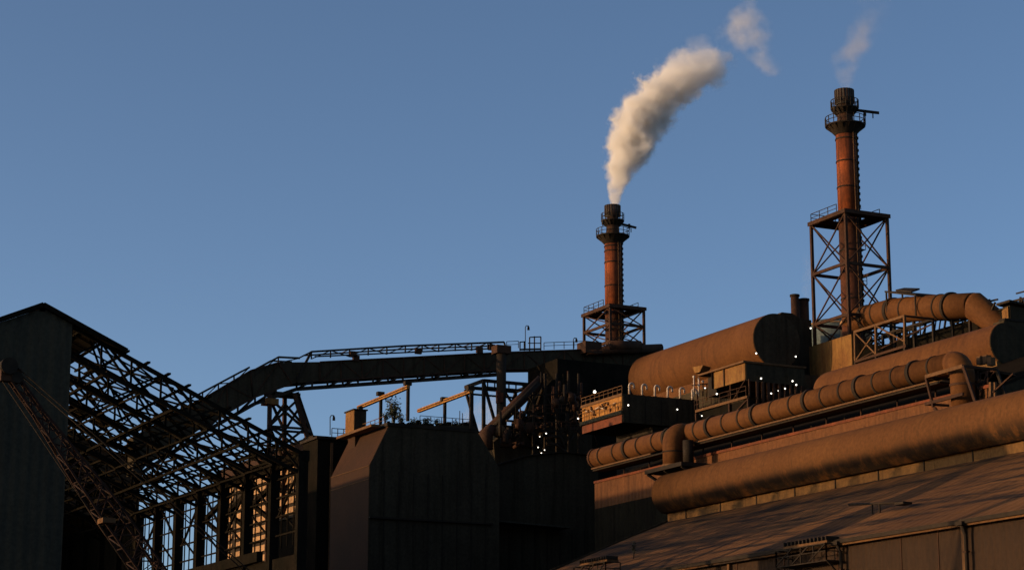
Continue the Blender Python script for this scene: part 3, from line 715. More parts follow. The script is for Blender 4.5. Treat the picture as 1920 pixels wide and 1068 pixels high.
# trestle frame under it
tf = thing('duct_trestle', 'open rusty trestle frame with diagonals under the elbow duct', 'trestle', P(1650,670,X=XL+1))
TX = XL+.3
T = lambda px,py: P(px,py,X=TX)
MB().beam(T(1603,622),T(1697,592),.28,.3).build('top_chord', M['steel_lit'], tf)
MB().beam(T(1604,678),T(1700,648),.28,.3).build('bottom_chord', M['steel'], tf)
for (px,a_,b_) in ((1603,620,676),(1642,609,664),(1696,592,652)): MB().beam(T(px,a_),T(px+1,b_),.26).build('post', M['steel_lit'], tf)
for (a_,b_) in (((1604,624),(1641,662)),((1643,611),(1697,640)),((1606,674),(1634,632))): MB().beam(T(*a_),T(*b_),.17).build('diagonal', M['steel_lit'], tf)
for dx in (4.,):
    MB().beam(T(1603,622)+V(dx,0,0),T(1697,592)+V(dx,0,0),.25).build('top_chord', M['dark'], tf)
    for (px,a_,b_) in ((1603,620,676),(1642,609,664),(1696,592,652)):
        MB().beam(T(px,a_)+V(dx,0,0),T(px+1,b_)+V(dx,0,-8),.26).build('post', M['dark'], tf); MB().beam(T(px,a_),T(px,a_)+V(dx,0,0),.2).build('cross_beam', M['dark'], tf)
    MB().beam(T(1604,676),T(1697,600)+V(dx,0,0),.15).build('diagonal', M['steel'], tf)
for (px,b_) in ((1603,676),(1642,664),(1696,652)): MB().beam(T(px+1,b_),V(TX,T(px+1,b_).y,0),.26).build('column', M['dark'], tf)
# dark low building below the duct
a = P(1600, 652, X=c2x+2); b = P(1905, 590, X=c2x+2)
z_ = P(1700, 634, X=c2x+2).z
db = thing('pump_house', 'low black building under the elbow duct with ragged pipework on its roof', 'building', (a.x,(a.y+b.y)/2,0))
MB().box((a.x,b.y-6,0),(a.x+8,a.y,z_)).build('wall', M['blackened'], db)
q = MB(); rr = random.Random(21)
for k in range(46):
    yy = b.y-4 + rr.random()*(a.y-b.y+4)*.95; xx_ = a.x-.6+rr.random()*3; h = rr.uniform(.4,2.0)
    zt_ = z_ + h
    q.beam((xx_,yy,z_-.3),(xx_+rr.uniform(-.3,.3),yy+rr.uniform(-1.2,1.2),zt_),rr.uniform(.08,.22))
    if k % 2 == 0: q.beam((xx_,yy-rr.uniform(1,3),zt_-.3),(xx_,yy+rr.uniform(1,3),zt_-.2),rr.uniform(.1,.3))
q.build('roof_pipework', M['dark'], db)

# hut at the far right edge
hY = 176.0; a = P(1888, 602, Y=hY); b = P(1887, 563, Y=hY); c = P(1930, 571, Y=hY)
hh = thing('roof_hut', 'black pitched roof hut cut by the right edge of the picture', 'hut', (a.x,a.y,0))
MB().prism([(a.x+.5,hY,0),(c.x+2,hY,0),(c.x+2,hY,c.z-.5),(a.x+.5,hY,b.z-.5)], (0,1.2,0)).build('wall', M['soot_shade'], hh)
MB().prism([(b.x,hY-.5,b.z),(c.x+2.4,hY-.5,c.z-.3),(c.x+2.4,hY-.5,c.z-.55),(b.x,hY-.5,b.z-.25)], (0,2.2,0)).build('roof', M['dark'], hh)
MB().prism([(a.x+.45,hY+.1,b.z-2.6),(a.x+.45,hY+1.1,b.z-2.6),(a.x+.45,hY+1.1,b.z-.9),(a.x+.45,hY+.1,b.z-.6)], (-.15,.0,.0)).build('brace', M['wall_ochre'], hh)

# two short stacks
for (px, pyt, pyb, rpx, lab) in ((1490,552,592,8,'thinner short black stack left of the right chimney tower'),(1507,560,592,9.5,'thicker short black stack beside the left leg of the chimney tower')):
    Yq = Y3n+9; p = P(px,pyt,Y=Yq); r = rpx*p.length/4150
    t = thing('short_stack', lab, 'stack', (p.x,p.y,0), 'short black stacks')
    MB().sweep([(p.x,p.y,0),(p.x,p.y,p.z)], r, 24).build('pipe', M['steel'], t)
    MB().disc((p.x,p.y,p.z-.15),(0,0,1),r*.7,r+.1,.25,24).build('rim', M['dark'], t)

# ------------------------------------------------------------------ conveyor gallery
YC = 266.0
def C(px,py,dy=0): return P(px,py,Y=YC+dy)
cg = thing('conveyor_gallery', 'long black conveyor gallery bridging from the roofless shed up to the left chimney', 'conveyor', (C(700,700).x,YC,0))
def seg(top, bot, name, mat, depth=3.0):
    pts = [C(*p) for p in top] + [C(*p) for p in bot[::-1]]
    for i in range(len(top)-1):
        MB().prism([C(*top[i]),C(*top[i+1]),C(*bot[i+1]),C(*bot[i])],(0,depth,0)).build(name, mat, cg)
top = [(250,818),(380,747),(470,694),(522,679),(600,678),(945,660),(1090,656),(1240,650)]
bot = [(250,888),(380,801),(474,746),(548,719),(600,714),(945,692),(1090,690),(1240,692)]
seg(top, bot, 'side_wall', M['soot_shade'])
lowt = [(250,896),(380,811),(478,756),(556,729),(945,701)]
q = MB()
for i in range(4):
    q.beam(C(*lowt[i]),C(*lowt[i+1]),.3,.5); q.beam(C(*lowt[i],3),C(*lowt[i+1],3),.3,.5)
for i in range(4):
    a, b = C(*lowt[i]), C(*lowt[i+1]); c_, d_ = C(*bot[min(i,3) if i<3 else 3]), C(*bot[i+1] if i<3 else bot[5])
    n = max(2, int((b-a).length/2.2))
    for k in range(n+1):
        p = a.lerp(b,k/n); up = .95
        q.beam(p, p+V(0,0,up), .22); 
        if k < n and k % 3 != 1: q.beam(p, a.lerp(b,(k+1)/n)+V(0,0,up), .3)
    n2 = n*3
q.build('bottom_chord', M['dark'], cg)
q = MB()
for (ta,tb_,ba,bb_) in ((top[1],top[2],bot[1],bot[2]),(top[2],top[3],bot[2],bot[3]),(top[4],top[5],bot[4],bot[5]),(top[5],top[7],bot[5],bot[7])):
    a,b,c_,d_ = C(*ta,-.08),C(*tb_,-.08),C(*ba,-.08),C(*bb_,-.08)
    n = max(1,int((b-a).length/3.0))
    for k in range(n+1):
        q.beam(a.lerp(b,k/n), c_.lerp(d_,k/n), .12)
        if k < n: q.beam(a.lerp(b,k/n) if k%2 else c_.lerp(d_,k/n), c_.lerp(d_,(k+1)/n) if k%2 else a.lerp(b,(k+1)/n), .1)
    q.beam(a,b,.16); q.beam(c_,d_,.16)
q.build('side_framing', M['steel'], cg)
# top light truss and handrail
tl = [(300,776),(380,735),(466,689),(474,694)]
q = MB()
def railed(pts, off, step=2.4, w=.16):
    for (p_, r_) in zip(pts[:-1], pts[1:]):
        a, b = C(*p_), C(*r_); n = max(1,int((b-a).length/step)); q.beam(a,b,w*1.5)
        for dy in (3,): q.beam(a+V(0,dy,0),b+V(0,dy,0),w*1.2)
        for k in range(n):
            p = a.lerp(b,k/n); p2 = a.lerp(b,(k+1)/n)
            q.beam(p, p-V(0,0,off), w); 
            q.beam(p if k%2 else p-V(0,0,off), (p2-V(0,0,off)) if k%2 else p2, w*.8)
            q.beam(p, p+V(0,3,0), w*.6)
railed([(300,776),(380,735),(468,688)],.95)
railed([(478,693),(522,669),(562,671)],.8)
railed([(584,659),(760,648),(945,641)],1.0)
q.beam(C(584,659),C(556,712),.3); q.beam(C(945,641),C(950,656),.2); q.beam(C(584,659),C(560,671),.2)
a,b = C(590,668),C(945,652)
q.beam(a,b,.18)
q.build('top_truss', M['dark'], cg)
q = MB()
for (px,py) in ((657,668),(663,676),(895,660),(780,662),(918,655)):
    p = C(px,py,-.3); q.box(p,p+V(.9,.5,.8))
q.build('cover_plate', M['steel'], cg)
# rounded pipe over the right part and deck furniture
q = MB(); q.sweep([C(1100,658,-1),C(1240,652,-1)],.62,16); q.build('return_pipe', M['steel'], cg)
MB().box(C(1098,660,-1.6),C(1112,647,1)).build('drive_box', M['steel'], cg)
MB().sweep([C(1140,648,-1.2),C(1200,648,-1.2)],.75,18).build('drive_drum', M['steel'], cg)
q = MB(); z0 = C(985,655); 
for (x_,t_) in ((975,640),(983,640),(993,632),(1002,630),(1014,631)):
    q.beam(C(x_,657),C(x_,t_),.14)
q.beam(C(975,641),C(985,640),.14); q.beam(C(993,632),C(1014,631),.14); q.beam(C(990,643),C(1014,643),.12); q.beam(C(975,655),C(1014,654),.25)
q.build('railing_cage', M['dark'], cg)
q = MB(); rail(q,[C(1020,655),C(1095,652)],1.0,1.6,.05); rail(q,[C(950,653),C(972,652)],1.0,1.6,.05)
q.build('railing', M['dark'], cg)
# lamp posts (slender, unlit)
YT0 = 243.0
def lamp_post(px, pyb, pyt, Y, label):
    a = P(px,pyb,Y=Y); b = P(px,pyt,Y=Y)
    t = thing('lamp_post', label, 'lamp post', a, 'slender unlit lamp posts')
    MB().sweep([a,b-V(0,0,.25),b+V(.15,0,0),b+V(.45,0,0)],.06,8).build('pole', M['dark'], t)
    MB().sweep([b+V(.45,0,.05),b+V(.5,0,-.25),b+V(.5,0,-.6)],[.07,.16,.18],10).build('lamp_head', M['dark'], t)
lamp_post(985,655,610,YC,'slender unlit lamp post beside the railing cage on the conveyor gallery')
lamp_post(1075,655,633,YC,'tiny unlit lamp post on the gallery left of the left chimney')
lamp_post(619,815,778,YT0,'slender unlit lamp post left of the brown bunker')
# trestle 1
t = thing('conveyor_trestle', 'black splayed lattice trestle carrying the bend of the conveyor gallery', 'trestle', C(535,900))
tops = [C(506,740),C(552,738),C(534,735,3),C(556,735,3)]
feet = [C(503,900),C(600,900),C(532,900,3),C(612,900,3)]
for a,b in zip(tops,feet):
    MB().beam(a, a.lerp(b, a.z/(a.z-b.z)), .5).build('leg', M['steel'], t)
def at_z(a,b,z): return a.lerp(b,(a.z-z)/(a.z-b.z))
q = MB(); zz = tops[0].z
zl = [zz-.5, zz-4.2, zz-8.2, zz-12.5]
for (i,j) in ((0,1),(2,3),(0,2),(1,3)):
    for k in range(3):
        q.beam(at_z(tops[i],feet[i],zl[k]),at_z(tops[j],feet[j],zl[k+1]),.3); q.beam(at_z(tops[j],feet[j],zl[k]),at_z(tops[i],feet[i],zl[k+1]),.3)
        q.beam(at_z(tops[i],feet[i],zl[k+1]),at_z(tops[j],feet[j],zl[k+1]),.3)
q.build('bracing', M['dark'], t)
MB().box(C(499,745,-.5),C(513,762,1.5)).build('winch_box', M['wall_ochre'], t)
MB().box(C(505,732,.4),C(553,748,2.5)).build('head_beam', M['dark'], t)
# trestle 2 with thick column
t = thing('conveyor_trestle', 'black open portal trestle with one thick column left of the tangled pipework', 'trestle', C(940,900))
Yb = YC-3
zt_ = P(907,713,Y=Yb).z
fx0 = P(907,713,Y=Yb).x; fx1 = P(1002,722,Y=Yb).x
for (x_,y_) in ((fx0,Yb),(fx1,Yb),(fx0+1,Yb+6),(fx1,Yb+6)): MB().beam((x_,y_,zt_),(x_,y_,0),.42).build('leg', M['dark'], t)
q = MB()
for y_ in (Yb,Yb+6):
    q.beam((fx0,y_,zt_),(fx1,y_,zt_),.35,.45); q.beam((fx0,y_,zt_-.9),(fx1,y_,zt_-.9),.25)
    mx = (fx0+fx1)/2
    q.beam((fx0,y_,zt_-.3),(mx-1.8,y_,zt_-7),.35); q.beam((fx1,y_,zt_-.3),(mx+.6,y_,zt_-9),.35); q.beam((fx0,y_,zt_-6.2),(mx,y_,zt_-6.2),.2)
    q.beam((fx1-1.8,y_,zt_),(fx1+1.6,y_,zt_-4.5),.3)
for x_ in (fx0,fx1): q.beam((x_,Yb,zt_),(x_,Yb+6,zt_),.35,.45)
for k in range(6): q.beam((fx0+.6+k*1.1,Yb,zt_),(fx0+.6+k*1.1,Yb,zt_-.9),.15)
q.beam((fx1,Yb,zt_),(fx1+4,Yb,zt_+1.4),.3); q.beam((fx1,Yb,zt_-1.5),(fx1+5,Yb,zt_+.6),.2)
q.build('bracing', M['dark'], t)
ca = P(940,652,Y=Yb-1); cb_ = P(941,800,Y=Yb-1)
MB().sweep([ca,V(ca.x,ca.y,0)],.68,20).build('column', M['dark'], t)
MB().box(P(932,660,Y=Yb-1.8),P(948,652,Y=Yb)).build('capital', M['steel'], t)
q = MB(); p = P(934,735,Y=Yb-1.9); q.box(p,p+V(.8,.4,-1.3)); p = P(932,755,Y=Yb-1.9); q.box(p,p+V(.5,.4,1.8)); q.build('junction_box', M['red'], t)

# ------------------------------------------------------------------ tangled gas cleaning plant under the conveyor
YG = 250.0
G = lambda px,py,dy=0: P(px,py,Y=YG+dy)
gc = thing('gas_cleaning_plant', 'tangle of black and rusty pipes and frames beneath the right half of the conveyor', 'process plant', (G(1040,800).x,YG,0))
b0 = G(1045,672,6); b1 = G(1200,672,6)
MB().box((b0.x,YG+6,0),(b1.x+1,YG+15,b0.z)).build('hall', M['blackened'], gc)
MB().prism([G(985,800,5),G(1100,800,5),G(1110,700,5),G(1035,712,5),G(1003,748,5)],(0,1,0)).build('hopper', M['blackened'], gc)
MB().prism([G(930,880,3),G(1110,880,3),G(1110,800,3),G(960,800,3),G(925,828,3)],(0,6,-0)).build('base', M['soot_shade'], gc)
rr = random.Random(77)
# sloping incline boundary
q = MB(); q.sweep([G(888,835,0),G(1015,712,0)],.75,16); q.build('incline_pipe', M['steel'], gc)
q = MB(); q.sweep([G(925,800,-2),G(1010,718,-2)],.35,12); q.build('incline_pipe', M['dark'], gc)
for k in range(64):
    px = rr.uniform(935,1090); lo = max(705, 835-(px-885)*1.0)
    py = rr.uniform(lo+14, 838); dy = rr.uniform(-4,3); r = rr.uniform(.07,.26)
    p = G(px,py,dy); typ = rr.random()
    if typ < .4: pts = [p, p+V(0,0,rr.uniform(1.5,4))]
    elif typ < .7: pts = [p, p+V(rr.uniform(1,3),0,0), p+V(rr.uniform(3,4),0,rr.choice((-1.5,1.5)))]
    else: pts = [p, p+V(0,rr.uniform(1,2.5),0), p+V(0,2.6,rr.uniform(-2,2))]
    MB().sweep(pts, r, 10).build('pipe', M[rr.choice(('dark','steel','blackened','steel','dark'))], gc)
for k in range(14):
    px = rr.uniform(945,1085); lo = max(715, 840-(px-885)*1.0); py = rr.uniform(lo+10,835)
    p = G(px,py,-3); MB().sweep([p,p+V(0,0,rr.uniform(.8,1.6))],[rr.uniform(.25,.5)]*2,14).build('vessel', M[rr.choice(('steel','dark','steel'))], gc)
q = MB()
for px in (1000,1022,1044,1066,1085): q.beam(G(px,700 if px>1010 else 725,-1),G(px,860,-1),.28)
for py in (740,775,808): 
    x0_ = max(935, 885+(835-py)*1.0+14); q.beam(G(x0_,py,-1),G(1090,py-2,-1),.2)
for k in range(9):
    px = 990+k*11; q.beam(G(px,740+ (k%3)*30,-1.2),G(px+18,770+(k%3)*30,-1.2),.12)
q.build('frame', M['dark'], gc)
q = MB()
for py in (773,806): rail(q,[G(1000,py,-3.5),G(1088,py-2,-3.5)],1.0,1.3,.05)
q.build('railing', M['steel'], gc)
MB().sphere(G(936,808,-2),.9,14,10).build('vessel', M['steel_lit'], gc)
MB().sweep([G(912,842,-2),G(912,812,-2),G(925,802,-2)],[.9,.9,.6],16).build('vessel', M['steel'], gc)
MB().sweep([G(948,838,-2),G(948,812,-2)],[.8,.6],16).build('vessel', M['steel'], gc)
# black barrel roofed building low in the middle
YB = 229.0
bz = lambda px,py: P(px,py,Y=YB)
pts = [bz(885,905),bz(930,872),bz(985,855),bz(1050,848),bz(1100,853),bz(1122,868)]
bb = thing('low_barrel_building', 'black building with a low curved roof between the bunker and the middle shed', 'building', (pts[2].x,YB,0))
MB().prism([V(pts[0].x,YB,0)]+pts+[V(pts[-1].x,YB,0)],(0,12,0)).build('wall', M['soot_shade'], bb)
q = MB()
for a,b in zip(pts[:-1],pts[1:]): q.beam(a+V(0,-.2,.06),b+V(0,-.2,.06),.5,.14)
q.build('verge', M['dark'], bb)
q = MB()
for k in range(9): 
    x_ = pts[1].x + k*1.7; q.box((x_,YB-.08,0),(x_+.14,YB-.01,30))
q.build('stiffener', M['dark'], bb)
MB().beam(bz(890,978)+V(0,-1.5,0),bz(1050,992)+V(0,-1.5,0),2.6,.2).build('canopy', M['grey_wall'], bb)
p = bz(925,1000); MB().box(p+V(0,-.15,-.9),p+V(.7,-.02,.0)).build('window', M['grey_tank'], bb)

# ------------------------------------------------------------------ bunker
YK = 225.0; DK = 11.8
K = lambda px,py: P(px,py,Y=YK)
poly = [K(728,798),K(692,872),K(936,876),K(888,797)]
a_, b_, c_, d_ = poly
bk = thing('coal_bunker', 'massive dark bunker with a sunlit sloping brown side left of centre', 'bunker', (b_.x,YK,0))
body = MB()
body.prism([V(b_.x,YK,0),b_,a_,d_,c_,V(c_.x,YK,0)],(0,DK,0)); body.build('body', M['bunker'], bk)
MB().prism([V(b_.x+.03,YK-.06,0),b_+V(.03,-.06,0),a_+V(.02,-.06,-.02),d_+V(-.02,-.06,-.02),c_+V(-.02,-.06,0),V(c_.x-.03,YK-.06,0)],(0,.05,0)).build('dark_front_sheet', M['soot_shade'], bk)
q = MB(); q.box((a_.x-.2,YK-.2,a_.z-.02),(d_.x+.2,YK+DK+.2,a_.z+.4)); q.build('roof_slab', M['dark'], bk)
q = MB(); q.box((b_.x-.06,YK,b_.z-1.6),(b_.x-.004,YK+DK,b_.z-1.5)); q.beam((b_.x-.05,YK,b_.z),(b_.x-.05,YK+DK,b_.z),.06)
q.build('seam', M['steel_lit'], bk)
q = MB()
for k in range(1,9): 
    x_ = b_.x+(c_.x-b_.x)*k/9; q.box((x_-.05,YK-.14,0),(x_+.05,YK-.065,b_.z-.5))
q.box((b_.x,YK-.5,P(700,968,Y=YK).z-.2),(c_.x-1,YK-.07,P(700,968,Y=YK).z)); q.build('stiffener', M['dark'], bk)
rr = random.Random(61); q = MB()
for k in range(26):
    x_ = a_.x + (d_.x-a_.x)*rr.random(); y_2 = YK+rr.random()*4; q.box((x_,y_2,a_.z+.4),(x_+rr.uniform(.2,1.3),y_2+.5,a_.z+.4+rr.uniform(.15,.9)))
q.build('rubble', M['blackened'], bk)
q = MB(); rail(q,[(a_.x+4,YK,a_.z+.4),(d_.x,YK,a_.z+.4),(d_.x,YK+DK,a_.z+.4)],1.1,1.3,.04); q.build('railing', M['dark'], bk)
q = MB(); q.beam((b_.x+1.2,YK+1,a_.z+.1),(b_.x+1.2,YK+DK,a_.z+.1),1.2,.3); rail(q,[(a_.x,YK+1.2,a_.z+.3),(a_.x,YK+DK+2,a_.z+.3)],1.0,1.3,.04); q.build('walkway', M['steel_lit'], bk)
# hut on the bunker's left shoulder
xh = K(664,800).x
yh = YK+8; hA = P(664,768,Y=yh); hB = P(686,812,Y=yh); yfar = P(648,770,X=hA.x).y
ht = thing('bunker_hut', 'small box hut with a lit brown side on the left shoulder of the bunker', 'hut', (hA.x,yh,hB.z))
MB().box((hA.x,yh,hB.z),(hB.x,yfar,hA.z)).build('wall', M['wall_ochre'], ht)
MB().box((hA.x+.04,yh-.06,hB.z+.02),(hB.x,yh-.01,hA.z-.02)).build('dark_front_sheet', M['soot_shade'], ht)  # shade on this face put into a darker sheet
MB().box((hA.x-.15,yh-.2,hA.z),(hB.x+.15,yfar+.15,hA.z+.15)).build('roof', M['dark'], ht)
MB().box((hA.x+.6,yh-.1,hA.z+.15),(hA.x+1.1,yh+.5,hA.z+.5)).build('vent', M['dark'], ht)
MB().box((hA.x+.3,yh+.3,hB.z-8),(hB.x+3,yfar-.2,hB.z)).build('plinth', M['bunker'], ht)
# small dark building behind its left
YT = 240.0; sA = P(596,822,Y=YT); sB = P(640,840,Y=YT)
sb = thing('stair_block', 'narrow dark stair block peeping out left of the bunker', 'building', (sA.x,YT,0))
MB().box((sA.x,YT,0),(sB.x+2,YT+5,sA.z)).build('wall', M['blackened'], sb)
MB().box((sA.x+1.6,YT-.3,0),(sA.x+1.9,YT-.05,sA.z-.4)).build('drainpipe', M['steel_lit'], sb)
MB().box((sA.x-.3,YT-.4,sA.z),(sB.x+2.3,YT+5.3,sA.z+.3)).build('roof', M['dark'], sb)
q = MB(); rail(q,[(sA.x+2,YT+.5,sA.z+.3),(sB.x+2,YT+.5,sA.z+.3)],1.2,.7,.05); q.build('railing', M['dark'], sb)
# sloping runway beams
def runway(px0,py0,px1,py1,posts,X,lab):
    a = P(px0,py0,X=X); b = P(px1,py1,X=X)
    t = thing('inclined_beam', lab, 'beam', (X,b.y,a_.z+.4), 'sloping lit beams above the bunker')
    MB().beam(a,b,.4,.42).build('beam', M['orange'], t)
    MB().beam(a+V(-.22,0,0),b+V(-.22,0,0),.06,.1).build('cable', M['dark'], t)
    for (px,pt,pb) in posts:
        p = P(px,pt,X=X)
        MB().beam((X+.15,p.y,p.z+.25),(X+.15,p.y,a_.z+.3),.32).build('post', M['dark'], t)
        MB().box((X-.35,p.y-.3,p.z+.05),(X+.5,p.y+.3,p.z+.5)).build('bracket', M['dark'], t)
runway(672,764,766,725,[(712,742,785),(763,723,800)], a_.x+1.2, 'longer sloping lit beam on two dark posts left above the bunker')
runway(785,770,883,733,[(832,752,795),(881,733,830)], d_.x-.6, 'sloping lit beam on dark posts at the right edge of the bunker roof')

# weeds
def leafy(name, base, h, spread, n, seed, label, cat, group=None, trunk=.05, lsize=.16):
    r_ = random.Random(seed); t = thing(name, label, cat, base, group); base = Vector(base)
    q = MB(); tips = []
    for k in range(max(3,int(n/28))):
        d = V(r_.uniform(-1,1)*spread*.6, r_.uniform(-1,1)*spread*.6, h*r_.uniform(.55,1.0)); m_ = base+d*.5+V(r_.uniform(-.1,.1),0,h*.1)
        q.sweep([base,m_,base+d],[trunk,trunk*.6,trunk*.2],5); tips += [(m_,base+d)]
    q.build('stem', M['bark'], t)
    l = MB()
    for k in range(n):
        a,b = r_.choice(tips); p = a.lerp(b,r_.uniform(-.4,1.05)) + V(r_.gauss(0,spread*.22),r_.gauss(0,spread*.22),r_.gauss(0,h*.06))
        u = V(r_.uniform(-1,1),r_.uniform(-1,1),r_.uniform(-.6,.6)).normalized()*lsize*r_.uniform(.6,1.3); v = u.cross(V(r_.uniform(-1,1),r_.uniform(-1,1),1)).normalized()*lsize*.5
        l.add([p-u,p+v,p+u,p-v],[(0,1,2,3)])
    l.build('foliage', M['leaf'], t)
    return t
zt_ = a_.z+.4
leafy('sapling',(P(738,790,Y=YK+3).x,YK+3,zt_),3.6,1.1,420,1,'tall loose sapling growing beside the first beam on the bunker roof','sapling',trunk=.07,lsize=.2)
spots = [(722,1.6,'low dark weed at the left end of the bunker roof'),(752,1.9,'leafy weed at the foot of the tallest post on the bunker'),(778,1.5,'bushy weed between the two sloping beams'),(800,1.2,'small weed under the start of the right sloping beam'),(822,1.4,'weed just left of the middle post of the right beam'),(846,1.5,'spindly weed right of the middle post of the right beam'),(868,1.0,'smallest weed by the railing at the right end of the bunker roof')]
for k,(px,h,lab) in enumerate(spots):
    leafy('weed',(P(px,790,Y=YK+1.5+(k%3)).x,YK+1.5+(k%3),zt_),h,.8,170,10+k,lab,'weed','weeds on the bunker roof',trunk=.04,lsize=.15)
wp = P(1188,1030,X=92.5)
leafy('weed',(92.5,wp.y,zr(92.5)),1.6,.55,120,33,'sparse weed growing alone on the dusty shed roof','weed',trunk=.03,lsize=.1)
# thin aerials on bunker
q = None
for (px,h,lab) in ((862,2.4,'thin paired rods standing near the right end of the bunker roof'),):
    t = thing('lightning_rod', lab, 'rod', (P(px,790,Y=YK+2).x,YK+2,zt_))
    MB().sweep([(P(px,790,Y=YK+2).x,YK+2,zt_),(P(px,790,Y=YK+2).x,YK+2,zt_+h)],.05,6).build('rod', M['dark'], t)
    MB().sweep([(P(px+5,790,Y=YK+2).x,YK+2,zt_),(P(px+5,790,Y=YK+2).x,YK+2,zt_+h*.9)],.05,6).build('rod', M['dark'], t)

# ------------------------------------------------------------------ louvred building behind the shed
XLv = 100.0
lv_ = thing('louvred_building', 'sunlit cream louvred building glimpsed between the bare shed columns', 'building', (XLv,270,0))
y0_, y1_ = P(588,900,X=XLv).y, P(412,960,X=XLv).y
zLt = P(470,862,X=XLv).z; zLl = P(470,893,X=XLv).z
MB().box((XLv,y0_,0),(XLv+8,y1_,zLt-.2)).build('wall', M['dark'], lv_)
MB().box((XLv-.3,y0_-.2,zLt-.2),(XLv+8.3,y1_+.2,zLt+.1)).build('roof', M['dark'], lv_)
MB().box((XLv-.2,y0_+.05,zLl),(XLv-.01,y1_-.05,zLt-.25)).build('upper_wall', M['bunker'], lv_)
q = MB(); z = zLl-.5
while z > 12:
    for (f0,f1) in ((.0,.13),(.16,.34),(.38,.62),(.66,.80),(.84,.98)):
        ya_ = y0_+(y1_-y0_)*f0; yb_ = y0_+(y1_-y0_)*f1
        if rr.random() < .12: continue
        q.prism([(XLv-.28,ya_,z-.95),(XLv-.02,ya_,z-.1),(XLv-.02,ya_,z-.16),(XLv-.28,ya_,z-1.01)],(0,yb_-ya_,0))
    z -= 1.35
q.build('louvre', M['cream'], lv_)
XN = 93.5; wA = P(590,958,X=XN); wB = P(508,975,X=XN)  # invented dark block standing where the louvres lie in shade
lw = thing('shade_block', 'low black block added as shade in front of the louvred building, behind the nearest shed columns', 'building', (XN,225,0))
MB().box((XN,wA.y,0),(XN+5,wB.y,wA.z)).build('wall', M['blackened'], lw)
MB().box((XN-.3,wA.y-.2,wA.z),(XN+5.2,wB.y+.2,wA.z+.25)).build('roof', M['dark'], lw)  # top of the added shade block

# ------------------------------------------------------------------ derelict roofless shed (left)
YS = 150.0
rg = P(80,572,Y=YS); ev = P(575,846,Y=YS)
XR, zR = rg.x, rg.z; XEv, zEv = ev.x, ev.z
XW = XR-(XEv-XR)
ts = (zR-zEv)/(XEv-XR)
def zrf(x): return zR - ts*abs(x-XR)
ds = thing('derelict_shed', 'huge derelict shed with a grey gable and a bare lattice roof at the left', 'derelict shed', (XR,YS,0))
YEND = 272.0; YCL = 206.0
xg = P(127,800,Y=YS).x
MB().prism([(XW,YS,0),(xg,YS,0),(xg,YS,zrf(xg)-.2),(XR,YS,zR-.2),(XW,YS,zEv-.2)],(0,.2,0)).build('gable', M['grey_wall'], ds)
q = MB(); q.beam((XR,YS-.15,zR),(XW-.8,YS-.15,zEv-.8*ts),.4,.35); q.beam((XR,YS-.15,zR),(XR+6.3,YS-.15,zrf(XR+6.3)),.4,.35); q.build('verge', M['blackened'], ds)
# surviving roof sheets
def slope(x0,x1,y0,y1,th=.12,dz=.12):
    return MB().prism([(x0,y0,zrf(x0)+dz),(x1,y0,zrf(x1)+dz),(x1,y0,zrf(x1)+dz-th),(x0,y0,zrf(x0)+dz-th)],(0,y1-y0,0))
slope(XR,XR+4.6,YS-.3,YS+9).build('roof_sheet', M['blackened'], ds)  # shade on the sheet's underside put into its black colour
MB().box((XR-4,YCL,zR-2.2),(XR+4,238,zR+3.9)).build('shadow_blocker', M['soot_shade'], ds)  # both blocks added out of view to shade the bunker and middle wall
MB().box((XR-4,238.01,zR-2.2),(XR+4,YEND,zR+5.9)).build('shadow_blocker', M['soot_shade'], ds)
slope(XR,XEv+.5,YCL,YEND).build('roof_sheet', M['soot_shade'], ds)
slope(XW-.5,XR,YCL,YEND).build('roof_sheet', M['soot_shade'], ds)
rr = random.Random(12)
for k in range(46):
    x = XR+1+ (XEv-XR-2.5)*rr.random(); y = YS+14+38*rr.random()**.5
    slope(x,x+rr.uniform(.8,1.9),y,y+rr.uniform(1.2,4.0),.05,.16).build('loose_sheet', M['soot_shade'], ds)
# columns, both sides
NB = 8
def columns(x, inner):
    for k in range(0, 19):
        y = YS + .35 + k*6.0
        if y > YEND: break
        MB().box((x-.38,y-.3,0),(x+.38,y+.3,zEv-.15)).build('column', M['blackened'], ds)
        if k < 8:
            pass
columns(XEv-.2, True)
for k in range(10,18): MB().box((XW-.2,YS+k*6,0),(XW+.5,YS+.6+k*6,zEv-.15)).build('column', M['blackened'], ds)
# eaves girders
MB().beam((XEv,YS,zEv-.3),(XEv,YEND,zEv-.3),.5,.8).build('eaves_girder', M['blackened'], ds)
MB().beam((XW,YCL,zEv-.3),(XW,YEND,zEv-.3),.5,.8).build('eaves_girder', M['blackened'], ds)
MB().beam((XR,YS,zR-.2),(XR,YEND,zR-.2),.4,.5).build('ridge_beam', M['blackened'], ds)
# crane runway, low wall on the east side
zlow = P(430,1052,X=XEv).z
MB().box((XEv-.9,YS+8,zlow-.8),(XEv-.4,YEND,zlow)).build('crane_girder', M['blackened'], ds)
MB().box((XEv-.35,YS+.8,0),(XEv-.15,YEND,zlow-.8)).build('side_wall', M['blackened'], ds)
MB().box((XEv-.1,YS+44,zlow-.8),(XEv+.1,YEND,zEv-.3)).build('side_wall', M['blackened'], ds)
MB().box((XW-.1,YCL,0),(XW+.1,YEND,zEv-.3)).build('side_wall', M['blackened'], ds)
MB().box((XW,YEND-.2,0),(XEv,YEND,zEv)).build('end_wall', M['soot_shade'], ds)
